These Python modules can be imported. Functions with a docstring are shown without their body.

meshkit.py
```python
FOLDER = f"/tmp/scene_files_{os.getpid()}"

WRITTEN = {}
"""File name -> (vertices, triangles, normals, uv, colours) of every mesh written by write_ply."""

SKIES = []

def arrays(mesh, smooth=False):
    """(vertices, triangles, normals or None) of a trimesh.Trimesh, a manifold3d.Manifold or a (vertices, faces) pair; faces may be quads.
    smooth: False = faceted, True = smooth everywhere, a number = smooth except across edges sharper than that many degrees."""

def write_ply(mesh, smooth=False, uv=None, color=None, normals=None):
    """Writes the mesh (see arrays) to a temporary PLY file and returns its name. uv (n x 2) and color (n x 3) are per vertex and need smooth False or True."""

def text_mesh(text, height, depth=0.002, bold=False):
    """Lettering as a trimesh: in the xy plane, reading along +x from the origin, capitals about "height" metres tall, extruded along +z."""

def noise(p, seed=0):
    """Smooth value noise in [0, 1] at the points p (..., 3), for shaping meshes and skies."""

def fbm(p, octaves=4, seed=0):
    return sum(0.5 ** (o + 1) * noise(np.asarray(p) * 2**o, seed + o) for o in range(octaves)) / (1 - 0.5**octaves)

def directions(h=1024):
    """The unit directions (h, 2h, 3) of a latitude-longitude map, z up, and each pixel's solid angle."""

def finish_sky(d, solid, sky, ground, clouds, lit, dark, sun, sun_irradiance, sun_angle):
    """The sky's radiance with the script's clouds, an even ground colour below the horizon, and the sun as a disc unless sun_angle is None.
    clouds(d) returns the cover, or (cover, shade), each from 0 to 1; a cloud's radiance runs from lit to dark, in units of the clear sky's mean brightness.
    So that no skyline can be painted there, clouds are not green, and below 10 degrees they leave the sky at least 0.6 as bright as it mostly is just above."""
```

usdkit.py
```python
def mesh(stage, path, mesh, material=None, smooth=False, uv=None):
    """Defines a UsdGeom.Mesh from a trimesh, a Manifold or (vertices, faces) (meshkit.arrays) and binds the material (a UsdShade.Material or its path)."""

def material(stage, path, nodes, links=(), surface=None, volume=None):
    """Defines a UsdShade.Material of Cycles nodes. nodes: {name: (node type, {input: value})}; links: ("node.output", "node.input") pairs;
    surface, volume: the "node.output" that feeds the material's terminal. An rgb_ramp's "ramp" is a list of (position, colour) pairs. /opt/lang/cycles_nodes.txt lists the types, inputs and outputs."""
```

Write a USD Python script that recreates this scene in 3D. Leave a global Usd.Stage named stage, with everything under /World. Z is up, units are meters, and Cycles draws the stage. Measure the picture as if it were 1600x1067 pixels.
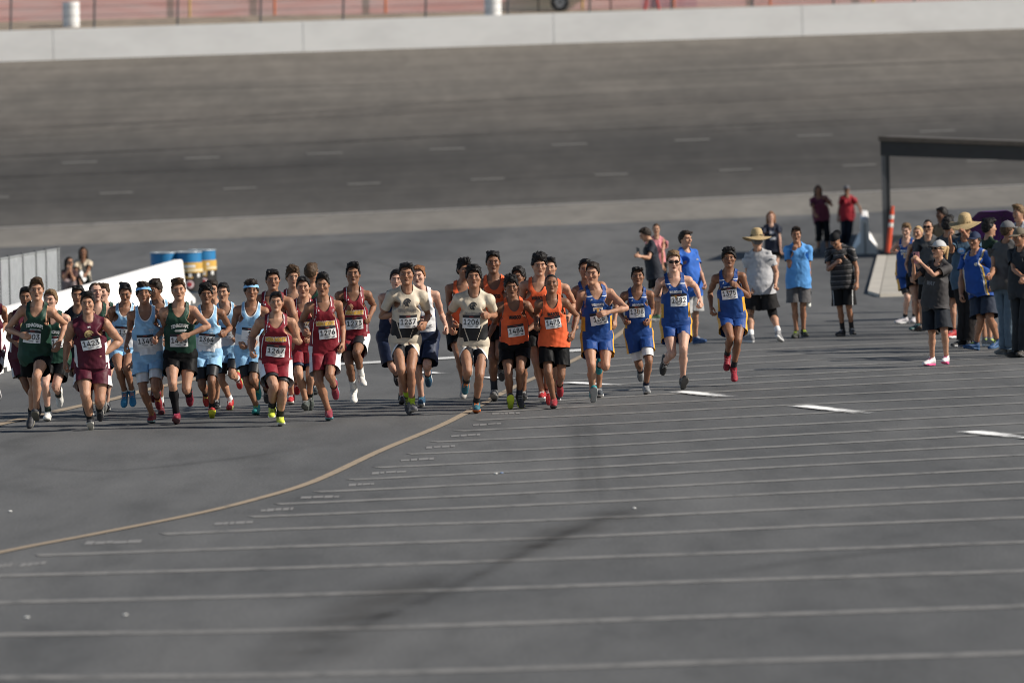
import glob, math
import numpy as np, trimesh, manifold3d, shapely, shapely.affinity, usdkit, meshkit
from scipy.spatial.transform import Rotation, Slerp
from scipy.interpolate import LinearNDInterpolator, NearestNDInterpolator
from pxr import Usd, UsdGeom, UsdLux, UsdShade, Gf, Sdf, Vt

# ================================================================ camera, sky, sun, exposure
stage = Usd.Stage.CreateInMemory()
UsdGeom.SetStageUpAxis(stage, UsdGeom.Tokens.z); UsdGeom.SetStageMetersPerUnit(stage, 1.0)
UsdGeom.Xform.Define(stage, '/World'); UsdGeom.Scope.Define(stage, '/World/Looks')
FPX, CAM_H, ROLL, HORIZON = 10000.0, 3.4, math.radians(1.3), 177.0      # focal length in pixels of the 1600-wide photograph
CAM = np.array((0.0, 0.0, CAM_H))
_p = math.atan((533.5 - HORIZON) / FPX)
_f = np.array((0, math.cos(_p), -math.sin(_p))); _u = np.array((0, math.sin(_p), math.cos(_p))); _x = np.array((1.0, 0, 0))
_up, _rt = _u * math.cos(ROLL) + _x * math.sin(ROLL), _x * math.cos(ROLL) - _u * math.sin(ROLL)
CAM_R = np.stack([_rt, _up, -_f], 1)
cam = UsdGeom.Camera.Define(stage, '/World/camera')
cam.CreateHorizontalApertureAttr(36.0); cam.CreateVerticalApertureAttr(36.0 * 1067 / 1600)
cam.CreateFocalLengthAttr(36.0 * FPX / 1600); cam.CreateClippingRangeAttr(Gf.Vec2f(1, 3000))
cam.CreateFStopAttr(2.8); cam.CreateFocusDistanceAttr(73.5); cam.CreateExposureAttr(0.40)
_m = np.eye(4); _m[:3, :3] = CAM_R.T; _m[3, :3] = CAM
cam.AddTransformOp().Set(Gf.Matrix4d(*_m.ravel().tolist()))
SUN_EL, SUN_AZ = math.radians(34), math.radians(9)                       # azimuth: from +x (right) turned towards the camera
sun_dir = np.array((math.cos(SUN_EL) * math.cos(SUN_AZ), -math.cos(SUN_EL) * math.sin(SUN_AZ), math.sin(SUN_EL)))
sky = UsdLux.DomeLight.Define(stage, '/World/sky'); sky.GetPrim().SetCustomDataByKey('kind', 'structure')
_sm = usdkit.material(stage, '/World/Looks/sky', {'s': ('sky_texture', {'sky_type': 'single_scattering', 'sun_disc': False, 'sun_elevation': SUN_EL, 'sun_rotation': math.atan2(sun_dir[0], sun_dir[1]), 'altitude': 100.0}),
    'b': ('background_shader', {'strength': 0.058})}, [('s.color', 'b.color')], surface='b.background')
UsdShade.MaterialBindingAPI.Apply(sky.GetPrim()).Bind(_sm)
sun = UsdLux.DistantLight.Define(stage, '/World/sun')
sun.CreateIntensityAttr(1.2); sun.CreateAngleAttr(0.53); sun.CreateColorAttr(Gf.Vec3f(1.0, .935, .84)); sun.GetPrim().CreateAttribute('inputs:normalize', Sdf.ValueTypeNames.Bool).Set(True)
_z = sun_dir; _xx = np.cross((0, 0, 1.0), _z); _xx /= np.linalg.norm(_xx); _yy = np.cross(_z, _xx)
_m = np.eye(4); _m[0, :3], _m[1, :3], _m[2, :3] = _xx, _yy, _z
sun.AddTransformOp().Set(Gf.Matrix4d(*_m.ravel().tolist()))
# ---------------------------------------------------------------- distance fields and surface nets
class Field:
    def __init__(self, xs, ys, zs):
        self.xs, self.ys, self.zs = map(np.asarray, (xs, ys, zs))
        self.D = np.full((len(xs), len(ys), len(zs)), 0.25)

    def sub(self, lo, hi):
        r = []
        for ax, l, h in zip((self.xs, self.ys, self.zs), lo, hi):
            i, j = np.searchsorted(ax, l), np.searchsorted(ax, h)
            r.append(slice(max(i - 1, 0), min(j + 1, len(ax))))
        return tuple(r), np.meshgrid(self.xs[r[0]], self.ys[r[1]], self.zs[r[2]], indexing='ij', sparse=True)

    def add(self, lo, hi, fn, k=0.02, op='union'):
        m = k + 0.035
        sl, (X, Y, Z) = self.sub(np.asarray(lo) - m, np.asarray(hi) + m)
        d1, d2 = self.D[sl], fn(X, Y, Z)
        if op == 'union':
            if k <= 0:
                self.D[sl] = np.minimum(d1, d2)
            else:
                h = np.clip(0.5 + 0.5 * (d2 - d1) / k, 0, 1)
                self.D[sl] = d2 * (1 - h) + d1 * h - k * h * (1 - h)
        elif op == 'cut':
            h = np.clip(0.5 - 0.5 * (d1 + d2) / k, 0, 1)
            self.D[sl] = d1 * (1 - h) - d2 * h + k * h * (1 - h)
        elif op == 'max':
            self.D[sl] = np.maximum(d1, d2)

    def cone(self, a, b, ra, rb, k=0.02, op='union'):
        a, b = np.asarray(a, float), np.asarray(b, float)
        ba = b - a
        L2 = max(float(ba @ ba), 1e-9)
        def fn(X, Y, Z):
            t = np.clip(((X - a[0]) * ba[0] + (Y - a[1]) * ba[1] + (Z - a[2]) * ba[2]) / L2, 0, 1)
            return np.sqrt((X - a[0] - t * ba[0]) ** 2 + (Y - a[1] - t * ba[1]) ** 2 + (Z - a[2] - t * ba[2]) ** 2) - (ra + (rb - ra) * t)
        r = max(ra, rb)
        self.add(np.minimum(a, b) - r, np.maximum(a, b) + r, fn, k, op)

    def ell(self, c, r, k=0.02, op='union'):
        c, r = np.asarray(c, float), np.asarray(r, float)
        def fn(X, Y, Z):
            x, y, z = (X - c[0]) / r[0], (Y - c[1]) / r[1], (Z - c[2]) / r[2]
            k0 = np.sqrt(x * x + y * y + z * z)
            k1 = np.sqrt((x / r[0]) ** 2 + (y / r[1]) ** 2 + (z / r[2]) ** 2)
            return k0 * (k0 - 1) / np.maximum(k1, 1e-6)
        self.add(c - r, c + r, fn, k, op)

    def loft(self, zt, at, bt, ct, k=0.02, off=0.0, ex=2.35):
        zt, at, bt, ct = map(np.asarray, (zt, at, bt, ct))
        def fn(X, Y, Z):
            a, b, c = (np.interp(Z, zt, t) for t in (at, bt, ct))
            x, y = np.abs(X) / (a + off), np.abs(Y - c) / (b + off)
            k0 = (x ** ex + y ** ex) ** (1 / ex)
            k1 = np.sqrt((x / (a + off)) ** 2 + (y / (b + off)) ** 2)
            d = np.maximum(k0, 0.05) * (k0 - 1) / np.maximum(k1, 1e-6)
            return np.maximum(d, np.maximum(Z - zt[-1], zt[0] - Z) - off)
        A, B = at.max() + off, bt.max() + off
        self.add((-A, ct.min() - B, zt[0] - off), (A, ct.max() + B, zt[-1] + off), fn, k)

    def mesh(self, level=0.0, tol=0.0006):
        v, f = surface_nets(self.D - level, self.xs, self.ys, self.zs)
        if tol:
            try:
                m = manifold3d.Manifold(manifold3d.Mesh(vert_properties=v.astype(np.float32), tri_verts=f.astype(np.uint32)))
                if not m.is_empty():
                    q = m.simplify(tol).to_mesh()
                    v, f = np.array(q.vert_properties[:, :3], float), np.array(q.tri_verts, int)
            except Exception:
                pass
        return v, f


def surface_nets(D, xs, ys, zs):
    s = D < 0
    n = [k - 1 for k in D.shape]
    cs = [s[i:i + n[0], j:j + n[1], k:k + n[2]] for i in (0, 1) for j in (0, 1) for k in (0, 1)]
    tot = sum(c.astype(np.int8) for c in cs)
    act = (tot > 0) & (tot < 8)
    idx = -np.ones(n, int)
    I = np.argwhere(act)
    idx[act] = np.arange(len(I))
    axs = (xs, ys, zs)
    acc, cnt = np.zeros((len(I), 3)), np.zeros(len(I))
    for ax in range(3):
        o1, o2 = [a for a in range(3) if a != ax]
        for u in (0, 1):
            for w in (0, 1):
                A = I.copy(); A[:, o1] += u; A[:, o2] += w
                B = A.copy(); B[:, ax] += 1
                da, db = D[tuple(A.T)], D[tuple(B.T)]
                m = (da < 0) != (db < 0)
                t = da[m] / (da[m] - db[m])
                p = np.stack([axs[q][A[m, q]] for q in range(3)], 1).astype(float)
                p[:, ax] += t * (axs[ax][B[m, ax]] - axs[ax][A[m, ax]])
                acc[m] += p; cnt[m] += 1
    v = acc / cnt[:, None]
    F = []
    for ax in range(3):
        o1, o2 = (ax + 1) % 3, (ax + 2) % 3
        a = np.moveaxis(s, ax, 0)
        ch = np.moveaxis(a[:-1] != a[1:], 0, ax)
        E = np.argwhere(ch)
        E = E[(E[:, o1] > 0) & (E[:, o2] > 0) & (E[:, o1] < D.shape[o1] - 1) & (E[:, o2] < D.shape[o2] - 1)]
        q = []
        for u, w in ((1, 1), (0, 1), (0, 0), (1, 0)):
            C = E.copy(); C[:, o1] -= u; C[:, o2] -= w
            q.append(idx[tuple(C.T)])
        q = np.stack(q, 1)
        out = s[tuple(E.T)]
        # outward normal along +ax where the inside is the lower end
        q = np.where(out[:, None], q, q[:, ::-1])
        F += [q[:, [0, 1, 2]], q[:, [0, 2, 3]]]
    return v, np.vstack(F)


def ax_lin(*segs):
    """segs: (start, step) ..., end."""
    out, end = [], segs[-1]
    for (a, h), nxt in zip(segs[:-1], [s[0] if isinstance(s, tuple) else s for s in segs[1:]]):
        n = max(1, int(round((nxt - a) / h)))
        out.append(np.linspace(a, nxt, n, endpoint=False))
    return np.concatenate(out + [[end]])


def clip(v, f, g, keep=None):
    """Keep the part of a triangle mesh where g(v) >= 0, cutting triangles along g = 0."""
    d = g(v) if callable(g) else g
    d = np.where(np.abs(d) < 1e-7, 1e-7, d)
    pos = d >= 0
    c = pos[f].sum(1)
    full = f[c == 3]
    V, out, cache = [v], [full], {}
    new, base = [], len(v)
    def cut(a, b):
        key = (a, b) if a < b else (b, a)
        if key not in cache:
            t = d[a] / (d[a] - d[b])
            cache[key] = base + len(new)
            new.append(v[a] + t * (v[b] - v[a]))
        return cache[key]
    ex = []
    for tri in f[(c == 1) | (c == 2)]:
        p = pos[tri]
        if p.sum() == 1:
            i = int(np.argmax(p)); a, b, e = tri[i], tri[(i + 1) % 3], tri[(i + 2) % 3]
            ex.append((a, cut(a, b), cut(a, e)))
        else:
            i = int(np.argmin(p)); a, b, e = tri[i], tri[(i + 1) % 3], tri[(i + 2) % 3]
            x, y = cut(a, b), cut(a, e)
            ex += [(x, b, e), (x, e, y)]
    v2 = np.vstack([v] + ([np.array(new)] if new else []))
    f2 = np.vstack([full] + ([np.array(ex, int)] if ex else [])) if len(full) or ex else np.zeros((0, 3), int)
    used = np.unique(f2)
    m = -np.ones(len(v2), int); m[used] = np.arange(len(used))
    return v2[used], m[f2]


def vnormals(v, f):
    n = np.zeros_like(v)
    fn = np.cross(v[f[:, 1]] - v[f[:, 0]], v[f[:, 2]] - v[f[:, 0]])
    for k in range(3):
        np.add.at(n, f[:, k], fn)
    return n / np.maximum(np.linalg.norm(n, axis=1, keepdims=True), 1e-12)


def sstep(a, b, x):
    t = np.clip((x - a) / (b - a), 0, 1)
    return t * t * (3 - 2 * t)

# ---------------------------------------------------------------- the human figure at rest (facing -y, 1.75 m)
Q = math.sqrt(0.5)
ZT = [.80, .86, .92, .98, 1.04, 1.10, 1.16, 1.22, 1.28, 1.34, 1.40, 1.44, 1.48, 1.52]
PROF = {
    'male': ([.10, .148, .160, .154, .143, .135, .137, .146, .156, .161, .152, .122, .072, .05],
             [.07, .098, .108, .104, .097, .091, .093, .100, .107, .108, .094, .078, .06, .05],
             [.01, .015, .016, .012, .006, 0, 0, .002, .004, .008, .014, .018, .02, .02]),
    'female': ([.10, .155, .172, .165, .142, .124, .123, .129, .136, .140, .134, .108, .062, .045],
               [.07, .105, .115, .108, .095, .086, .087, .092, .097, .098, .086, .072, .055, .045],
               [.01, .018, .020, .014, .006, 0, 0, .002, .004, .008, .014, .018, .02, .02]),
}
SHX = {'male': .178, 'female': .158}
def joints(sex):
    sx = SHX[sex]
    J = {'pelvis': (0, .008, .96), 'waist': (0, 0, 1.10), 'neck': (0, .018, 1.475), 'head': (0, .004, 1.555)}
    for i, s in enumerate((-1, 1)):
        sh = np.array((s * sx, .012, 1.412)); u = np.array((s * Q, 0, -Q))
        J[f'sh{i}'] = sh; J[f'el{i}'] = sh + .285 * u; J[f'wr{i}'] = sh + .535 * u; J[f'fi{i}'] = sh + .63 * u
        J[f'hip{i}'] = (s * .088, .008, .925); J[f'kn{i}'] = (s * .100, -.004, .50); J[f'an{i}'] = (s * .112, .022, .088); J[f'to{i}'] = (s * .124, -.14, .03)
    return {k: np.asarray(p, float) for k, p in J.items()}
LEN = {'ua': .285, 'fa': .25, 'th': float(np.linalg.norm(np.subtract((.088, .008, .925), (.1, -.004, .5)))), 'shn': float(np.linalg.norm(np.subtract((.1, -.004, .5), (.112, .022, .088)))), 'sp': .515}


def torso_field(F, sex, off=0.0, k=0.03):
    a, b, c = PROF[sex]
    F.loft(ZT, a, b, c, 0.0, off)
    sx = SHX[sex]
    for s in (-1, 1):
        F.ell((s * .074, .062, .905), (.080 + off, .068 + off, .085 + off), .04)
        if sex == 'male':
            F.ell((s * .072, -.076, 1.335), (.075 + off, .034 + off, .052 + off), .03)
        else:
            F.ell((s * .070, -.085, 1.30), (.058 + off, .058 + off, .058 + off), .03)
        F.cone((s * .028, .034, 1.50), (s * (sx - .02), .02, 1.428), .030 + off, .034 + off, .035)
        F.ell((s * (sx + .002), .010, 1.400), (.047 + off, .050 + off, .062 + off), .035)


def hand(F, s, J, i):
    u = np.array((s * Q, 0, -Q)); t = np.array((0, -1., 0)); n = np.array((-s * Q, 0, -Q))
    W = J[f'wr{i}']
    P = lambda a, b, c: W + a * u + b * t + c * n
    for b, a in ((.026, .082), (.009, .085), (-.009, .082), (-.026, .076)):
        F.cone(P(.012, b * .6, 0), P(a, b, -.002), .0155, .0125, .012)
    for b, a, L, r in ((.028, .083, 1.0, .0092), (.0095, .087, 1.08, .0094), (-.0095, .083, 1.0, .009), (-.028, .076, .82, .008)):
        p = P(a, b, -.002); ang = 38
        for ln, da, rr in ((.042 * L, 0, r), (.026 * L, 58, r * .94), (.020 * L, 48, r * .86)):
            ang += da
            q = p + ln * (math.cos(math.radians(ang)) * u + math.sin(math.radians(ang)) * n)
            F.cone(p, q, rr, rr * .94, .004); p = q
    p0, p1, p2, p3 = P(.018, .022, .008), P(.048, .042, .020), P(.074, .040, .034), P(.092, .026, .042)
    F.cone(p0, p1, .0145, .0115, .01); F.cone(p1, p2, .0105, .0098, .004); F.cone(p2, p3, .0096, .008, .004)


def head_field(F):
    F.ell((0, .012, 1.655), (.075, .093, .092), .02)
    F.ell((0, -.030, 1.612), (.055, .056, .078), .025)
    for s in (-1, 1):
        F.cone((s * .050, .0, 1.592), (s * .013, -.068, 1.546), .013, .013, .025)
        F.ell((s * .042, -.062, 1.622), (.024, .022, .022), .02)
        F.ell((s * .077, .012, 1.640), (.008, .019, .032), .006)
        F.cone((s * .006, -.087, 1.668), (s * .042, -.076, 1.670), .012, .011, .014)
    F.ell((0, -.078, 1.545), (.017, .014, .014), .018)
    for s in (-1, 1):
        F.ell((s * .032, -.097, 1.6485), (.017, .014, .011), .010, 'cut')
    F.cone((0, -.086, 1.658), (0, -.110, 1.617), .0075, .0110, .010)
    for s in (-1, 1):
        F.ell((s * .011, -.097, 1.613), (.0085, .010, .007), .005)
    F.cone((-.014, -.079, 1.585), (.014, -.079, 1.585), .010, .010, .014)


def body_field(sex, fine=True):
    hx = .0055 if fine else .0095
    h = .0095 if fine else .014
    xr = ax_lin((0, hx), (.09, h), (.50, hx), (.69, hx * 1.2), .72)
    xs = np.concatenate([-xr[:0:-1], xr])
    ys = ax_lin((-.20, h), (-.13, hx * 1.1), (-.03, h), .19)
    zs = ax_lin((-.01, h), (.89, hx * 1.15), (1.07, h), (1.52, hx), 1.77)
    F = Field(xs, ys, zs)
    J = joints(sex)
    torso_field(F, sex)
    F.cone((0, .022, 1.44), (0, .006, 1.60), .051 if sex == 'male' else .045, .049 if sex == 'male' else .043, .03)
    th = 1.0 if sex == 'male' else 1.06
    for i, s in enumerate((-1, 1)):
        F.cone((s * .046, .004, 1.575), (s * .014, -.038, 1.470), .012, .010, .02)
        F.cone((s * .020, -.048, 1.446), (s * .13, -.018, 1.440), .010, .010, .03)
        u = np.array((s * Q, 0, -Q)); sh, el, wr = J[f'sh{i}'], J[f'el{i}'], J[f'wr{i}']
        g = 1.0 if sex == 'male' else .86
        F.cone(sh, sh + .15 * u + (0, -.006, 0), .047 * g, .045 * g, .03)
        F.cone(sh + .15 * u + (0, -.006, 0), el, .045 * g, .034 * g, .02)
        F.cone(el, el + .075 * u, .036 * g, .040 * g, .02)
        F.cone(el + .075 * u, wr, .040 * g, .025 * g, .02)
        F.cone((s * .086, .012, .93), (s * .099, -.006, .72), .086 * th, .075 * th, .03)
        F.cone((s * .099, -.006, .72), (s * .100, -.004, .53), .075 * th, .052 * th, .02)
        F.cone((s * .100, -.004, .53), (s * .101, .006, .45), .052, .046, .02)
        F.ell((s * .100, -.040, .505), (.026, .016, .032), .02)
        F.cone((s * .101, .006, .45), (s * .106, .030, .35), .046, .050, .02)
        F.cone((s * .106, .030, .35), (s * .112, .026, .13), .050, .033, .03)
        F.cone((s * .108, -.012, .42), (s * .112, .008, .12), .032, .024, .02)
        F.cone((s * .112, .026, .13), (s * .112, .022, .07), .033, .036, .02)
        F.ell((s * .112, .040, .035), (.032, .034, .034), .02)
        F.cone((s * .112, .022, .065), (s * .122, -.10, .028), .036, .026, .02)
        F.cone((s * .122, -.10, .028), (s * .126, -.155, .020), .030, .018, .02)
    head_field(F)
    for i, s in enumerate((-1, 1)):
        hand(F, s, J, i)
    return F

# ---------------------------------------------------------------- skinning
NB = 25
def weights(p, sex, cloth=False):
    """Blend weights of points at rest over 25 bones."""
    n = len(p); W = np.zeros((n, NB)); X, Y, Z = p.T
    J = joints(sex)
    tors = np.ones(n)
    arm_tot = np.zeros(n); leg_tot = np.zeros(n)
    side = sstep(-.012, .012, X)
    for i, s in enumerate((-1, 1)):
        o = 5 + 10 * i
        sh = J[f'sh{i}']; ax = s * X
        rx, rz = ax - abs(sh[0]), Z - sh[2]
        t = Q * rx - Q * rz
        q = np.abs(Q * rx + Q * rz)
        A = sstep(-.055, .055, t) * sstep(.125, .085, q) * sstep(.05, .11, ax)
        e = sstep(.285 - .045, .285 + .045, t)
        w = sstep(.535 - .03, .535 + .02, t)
        half = 2 * A * (1 - A)
        W[:, o] += half
        up = A * A
        W[:, o + 1] += up * (1 - e) ** 2
        W[:, o + 2] += up * 2 * e * (1 - e)
        W[:, o + 3] += up * e * e * (1 - w)
        W[:, o + 4] += up * e * e * w
        arm_tot += half + up
        sd = side if s > 0 else 1 - side
        Lg = sstep(-.075, .075, (.905 + .28 * (np.abs(X) - .09)) - Z + .25 * np.minimum(Y, .02)) * sd * (1 - np.clip(arm_tot, 0, 1)) * (ax < .30)
        kn = sstep(.50 + .055, .50 - .055, Z)
        an = sstep(.088 + .04, .088 - .02, Z)
        hl = 2 * Lg * (1 - Lg) * sd
        W[:, o + 5] += hl
        ul = np.maximum(Lg - hl, 0)
        W[:, o + 6] += ul * (1 - kn) ** 2
        W[:, o + 7] += ul * 2 * kn * (1 - kn)
        W[:, o + 8] += ul * kn * kn * (1 - an)
        W[:, o + 9] += ul * kn * kn * an
        leg_tot += hl + ul
    rest = np.clip(1 - arm_tot - leg_tot, 0, 1)
    c = sstep(1.0, 1.24, Z)
    zz = Z - .35 * Y
    hd = sstep(1.475, 1.575, zz)
    W[:, 0] += rest * (1 - c) ** 2
    W[:, 1] += rest * 2 * c * (1 - c)
    W[:, 2] += rest * c * c * (1 - hd) ** 2
    W[:, 3] += rest * c * c * 2 * hd * (1 - hd)
    W[:, 4] += rest * c * c * hd * hd
    return W / np.maximum(W.sum(1, keepdims=True), 1e-9)


def unit(v):
    v = np.asarray(v, float); return v / max(np.linalg.norm(v), 1e-12)
def frame(a, b):
    a = unit(a); b = np.asarray(b, float); b = b - a * (a @ b)
    if np.linalg.norm(b) < 1e-4:
        b = np.cross(a, (0.3, .5, .8))
    b = unit(b)
    return np.stack([a, b, np.cross(a, b)], 1)
def rotv(axis, deg):
    return Rotation.from_rotvec(np.radians(deg) * unit(axis)).as_matrix()
def half_rot(A, B):
    r = Rotation.from_matrix(np.stack([A, B])); return Slerp([0, 1], r)(.5).as_matrix()
# ---------------------------------------------------------------- templates: body, clothes, hair (all at rest), cached
CACHE = {}
def cached(fn):
    def g(*a):
        key = (fn.__name__,) + a
        if key not in CACHE:
            CACHE[key] = fn(*a)
        return CACHE[key]
    return g


class Part:
    """A mesh at rest with its blend weights."""
    def __init__(self, v, f, W):
        self.v, self.f, self.W = v, f, W
        self.n = vnormals(v, f) if len(f) else v * 0


def rigid(v, f, bone):
    W = np.zeros((len(v), NB)); W[:, bone] = 1
    return Part(np.asarray(v, float), np.asarray(f, int), W)


@cached
def body_part(sex, fine):
    v, f = body_field(sex, fine).mesh(tol=.0013 if fine else .0035)
    return Part(v, f, weights(v, sex))


def loose_profile(sex, off, loose, tucked=False):
    a, b, c = (np.array(x) for x in PROF[sex])
    z = np.array(ZT)
    la = np.interp(z, [.80, .92, 1.06, 1.18, 1.30], [.176, .174, .158, .152, .152 if sex == 'male' else .134] if not tucked else [.148, .148, .148, .152, .152 if sex == 'male' else .134]) * loose
    lb = np.interp(z, [.80, .92, 1.06, 1.18, 1.30], [.134, .132, .116, .110, .102] if not tucked else [.100, .100, .104, .110, .102]) * loose
    w = z < 1.33
    if tucked:
        a[z < 1.0] = .150; b[z < 1.0] = .100
    a[w] = np.maximum(a[w], la[w]); b[w] = np.maximum(b[w], lb[w])
    z = np.concatenate([[.66, .74], z]); a = np.concatenate([[a[0], a[0]], a]); b = np.concatenate([[b[0], b[0]], b]); c = np.concatenate([[.012, .012], c])
    return z, a, b, c


@cached
def top_field(sex, sleeve, loose, off, tucked):
    h = .0115
    X = .46 if sleeve else .31
    xs = np.arange(-X, X + h, h); ys = np.arange(-.23, .24, h); zs = np.arange(.68, 1.58, h)
    F = Field(xs, ys, zs)
    F.loft(*loose_profile(sex, off, loose, tucked), 0.0, off, 2.2)
    J = joints(sex); sx = SHX[sex]
    for i, s in enumerate((-1, 1)):
        if sex == 'male':
            F.ell((s * .072, -.076, 1.335), (.075 + off, .034 + off, .052 + off), .04)
        else:
            F.ell((s * .070, -.085, 1.30), (.058 + off, .058 + off, .058 + off), .045)
        F.cone((s * .028, .034, 1.50), (s * (sx - .02), .02, 1.428), .031 + off, .035 + off, .035)
        F.ell((s * (sx + .002), .010, 1.400), (.045 + off, .050 + off, .060 + off), .035)
        if sleeve:
            u = np.array((s * Q, 0, -Q)); sh = J[f'sh{i}']
            F.cone(sh, sh + (sleeve + .05) * u, .048 + off, .048 + off + .016 * (loose > 1.02), .035)
    return F


def neck_cut(rx, front, back, zc=1.505):
    def g(v):
        x, y, z = v.T
        rz = np.where(y < .012, front, back)
        dz = np.where(z < zc, (zc - z) / rz, 0)
        return (np.sqrt((x / rx) ** 2 + dz ** 2) - 1) * .08
    return g


def arm_cut(sex, wide=0.0):
    k = SHX[sex] - SHX['male']
    zz = [1.18, 1.245, 1.29, 1.35, 1.41, 1.47, 1.6]
    ff = np.array([.5, .185, .152, .128, .118, .118, .120]) + wide + k * np.array([0, .3, .6, .8, .8, .7, .7])
    return lambda v: np.interp(v[:, 2], zz, ff) - np.abs(v[:, 0])


def sleeve_cut(sex, L):
    def g(v):
        rx, rz = np.abs(v[:, 0]) - SHX[sex], v[:, 2] - 1.412
        t = Q * rx - Q * rz
        return np.where((np.abs(v[:, 0]) > SHX[sex] - .02) & (np.abs(Q * rx + Q * rz) < .115), L - t, .05)
    return g


@cached
def top(sex, kind, hem, loose):
    """kind: singlet, tee, sleeveless; returns the Part."""
    off = .013
    sl = .17 if kind == 'tee' else 0
    v, f = top_field(sex, sl, loose, off, hem > .94).mesh(tol=.0024)
    if kind == 'singlet':
        v, f = clip(v, f, neck_cut(.080, .135, .070)); v, f = clip(v, f, arm_cut(sex))
    elif kind == 'sleeveless':
        v, f = clip(v, f, neck_cut(.066, .060, .030)); v, f = clip(v, f, arm_cut(sex, .045))
    else:
        v, f = clip(v, f, neck_cut(.068, .062 if sex == 'male' else .085, .028)); v, f = clip(v, f, sleeve_cut(sex, sl))
    v, f = clip(v, f, lambda v: v[:, 2] - hem - .012 * np.cos(v[:, 0] * 18))
    return Part(v, f, weights(v, sex))


@cached
def bottom(sex, length, hemr, waist, off):
    """Shorts or trousers: two tubes from the waist; length is measured down from the hip joint."""
    h = .0115
    zb = .925 - length
    xs = np.arange(-.31, .315, h); ys = np.arange(-.24, .25, h); zs = np.arange(zb - .06, waist + .05, h)
    D = None
    for i, s in enumerate((-1, 1)):
        F = Field(xs, ys, zs)
        a, b, c = PROF[sex]
        z = np.concatenate([ZT]); 
        F.loft(ZT[2:], a[2:], b[2:], c[2:], 0.0, off)
        F.ell((-.074, .062, .905), (.080 + off, .068 + off, .085 + off), .04); F.ell((.074, .062, .905), (.080 + off, .068 + off, .085 + off), .04)
        th = 1.0 if sex == 'male' else 1.05
        F.ell((0, .005, .865), (.085 + off, .098 + off, .07), .04)
        e = min(length, .42)
        r1 = hemr if length < .5 else .074 + off
        F.cone((s * .088, .012, .93), (s * (.088 + .012 * e / .42), -.002, .925 - e - (.05 if length < .5 else 0)), .088 * th + off, r1, .03)
        if length > .5:
            F.cone((s * .100, .0, .505), (s * .112, .022, .925 - length - .05), .074 + off, hemr, .03)
        M = F.D
        X, _, Z = np.meshgrid(xs, ys, zs, indexing='ij', sparse=True)
        # below the crotch each leg keeps to its own side
        M = np.maximum(M, np.where(Z < .815, .003 - s * X, -.2) + 0 * M)
        M[:, :, zs < .815] = np.where(np.broadcast_to((s * X) > -.02, M.shape)[:, :, zs < .815], M[:, :, zs < .815], .1)
        D = M if D is None else np.minimum(D, M)
    F.D = D
    v, f = F.mesh(tol=.0024)
    v, f = clip(v, f, lambda v: waist - v[:, 2])
    v, f = clip(v, f, lambda v: v[:, 2] - zb)
    return Part(v, f, weights(v, sex))


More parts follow.
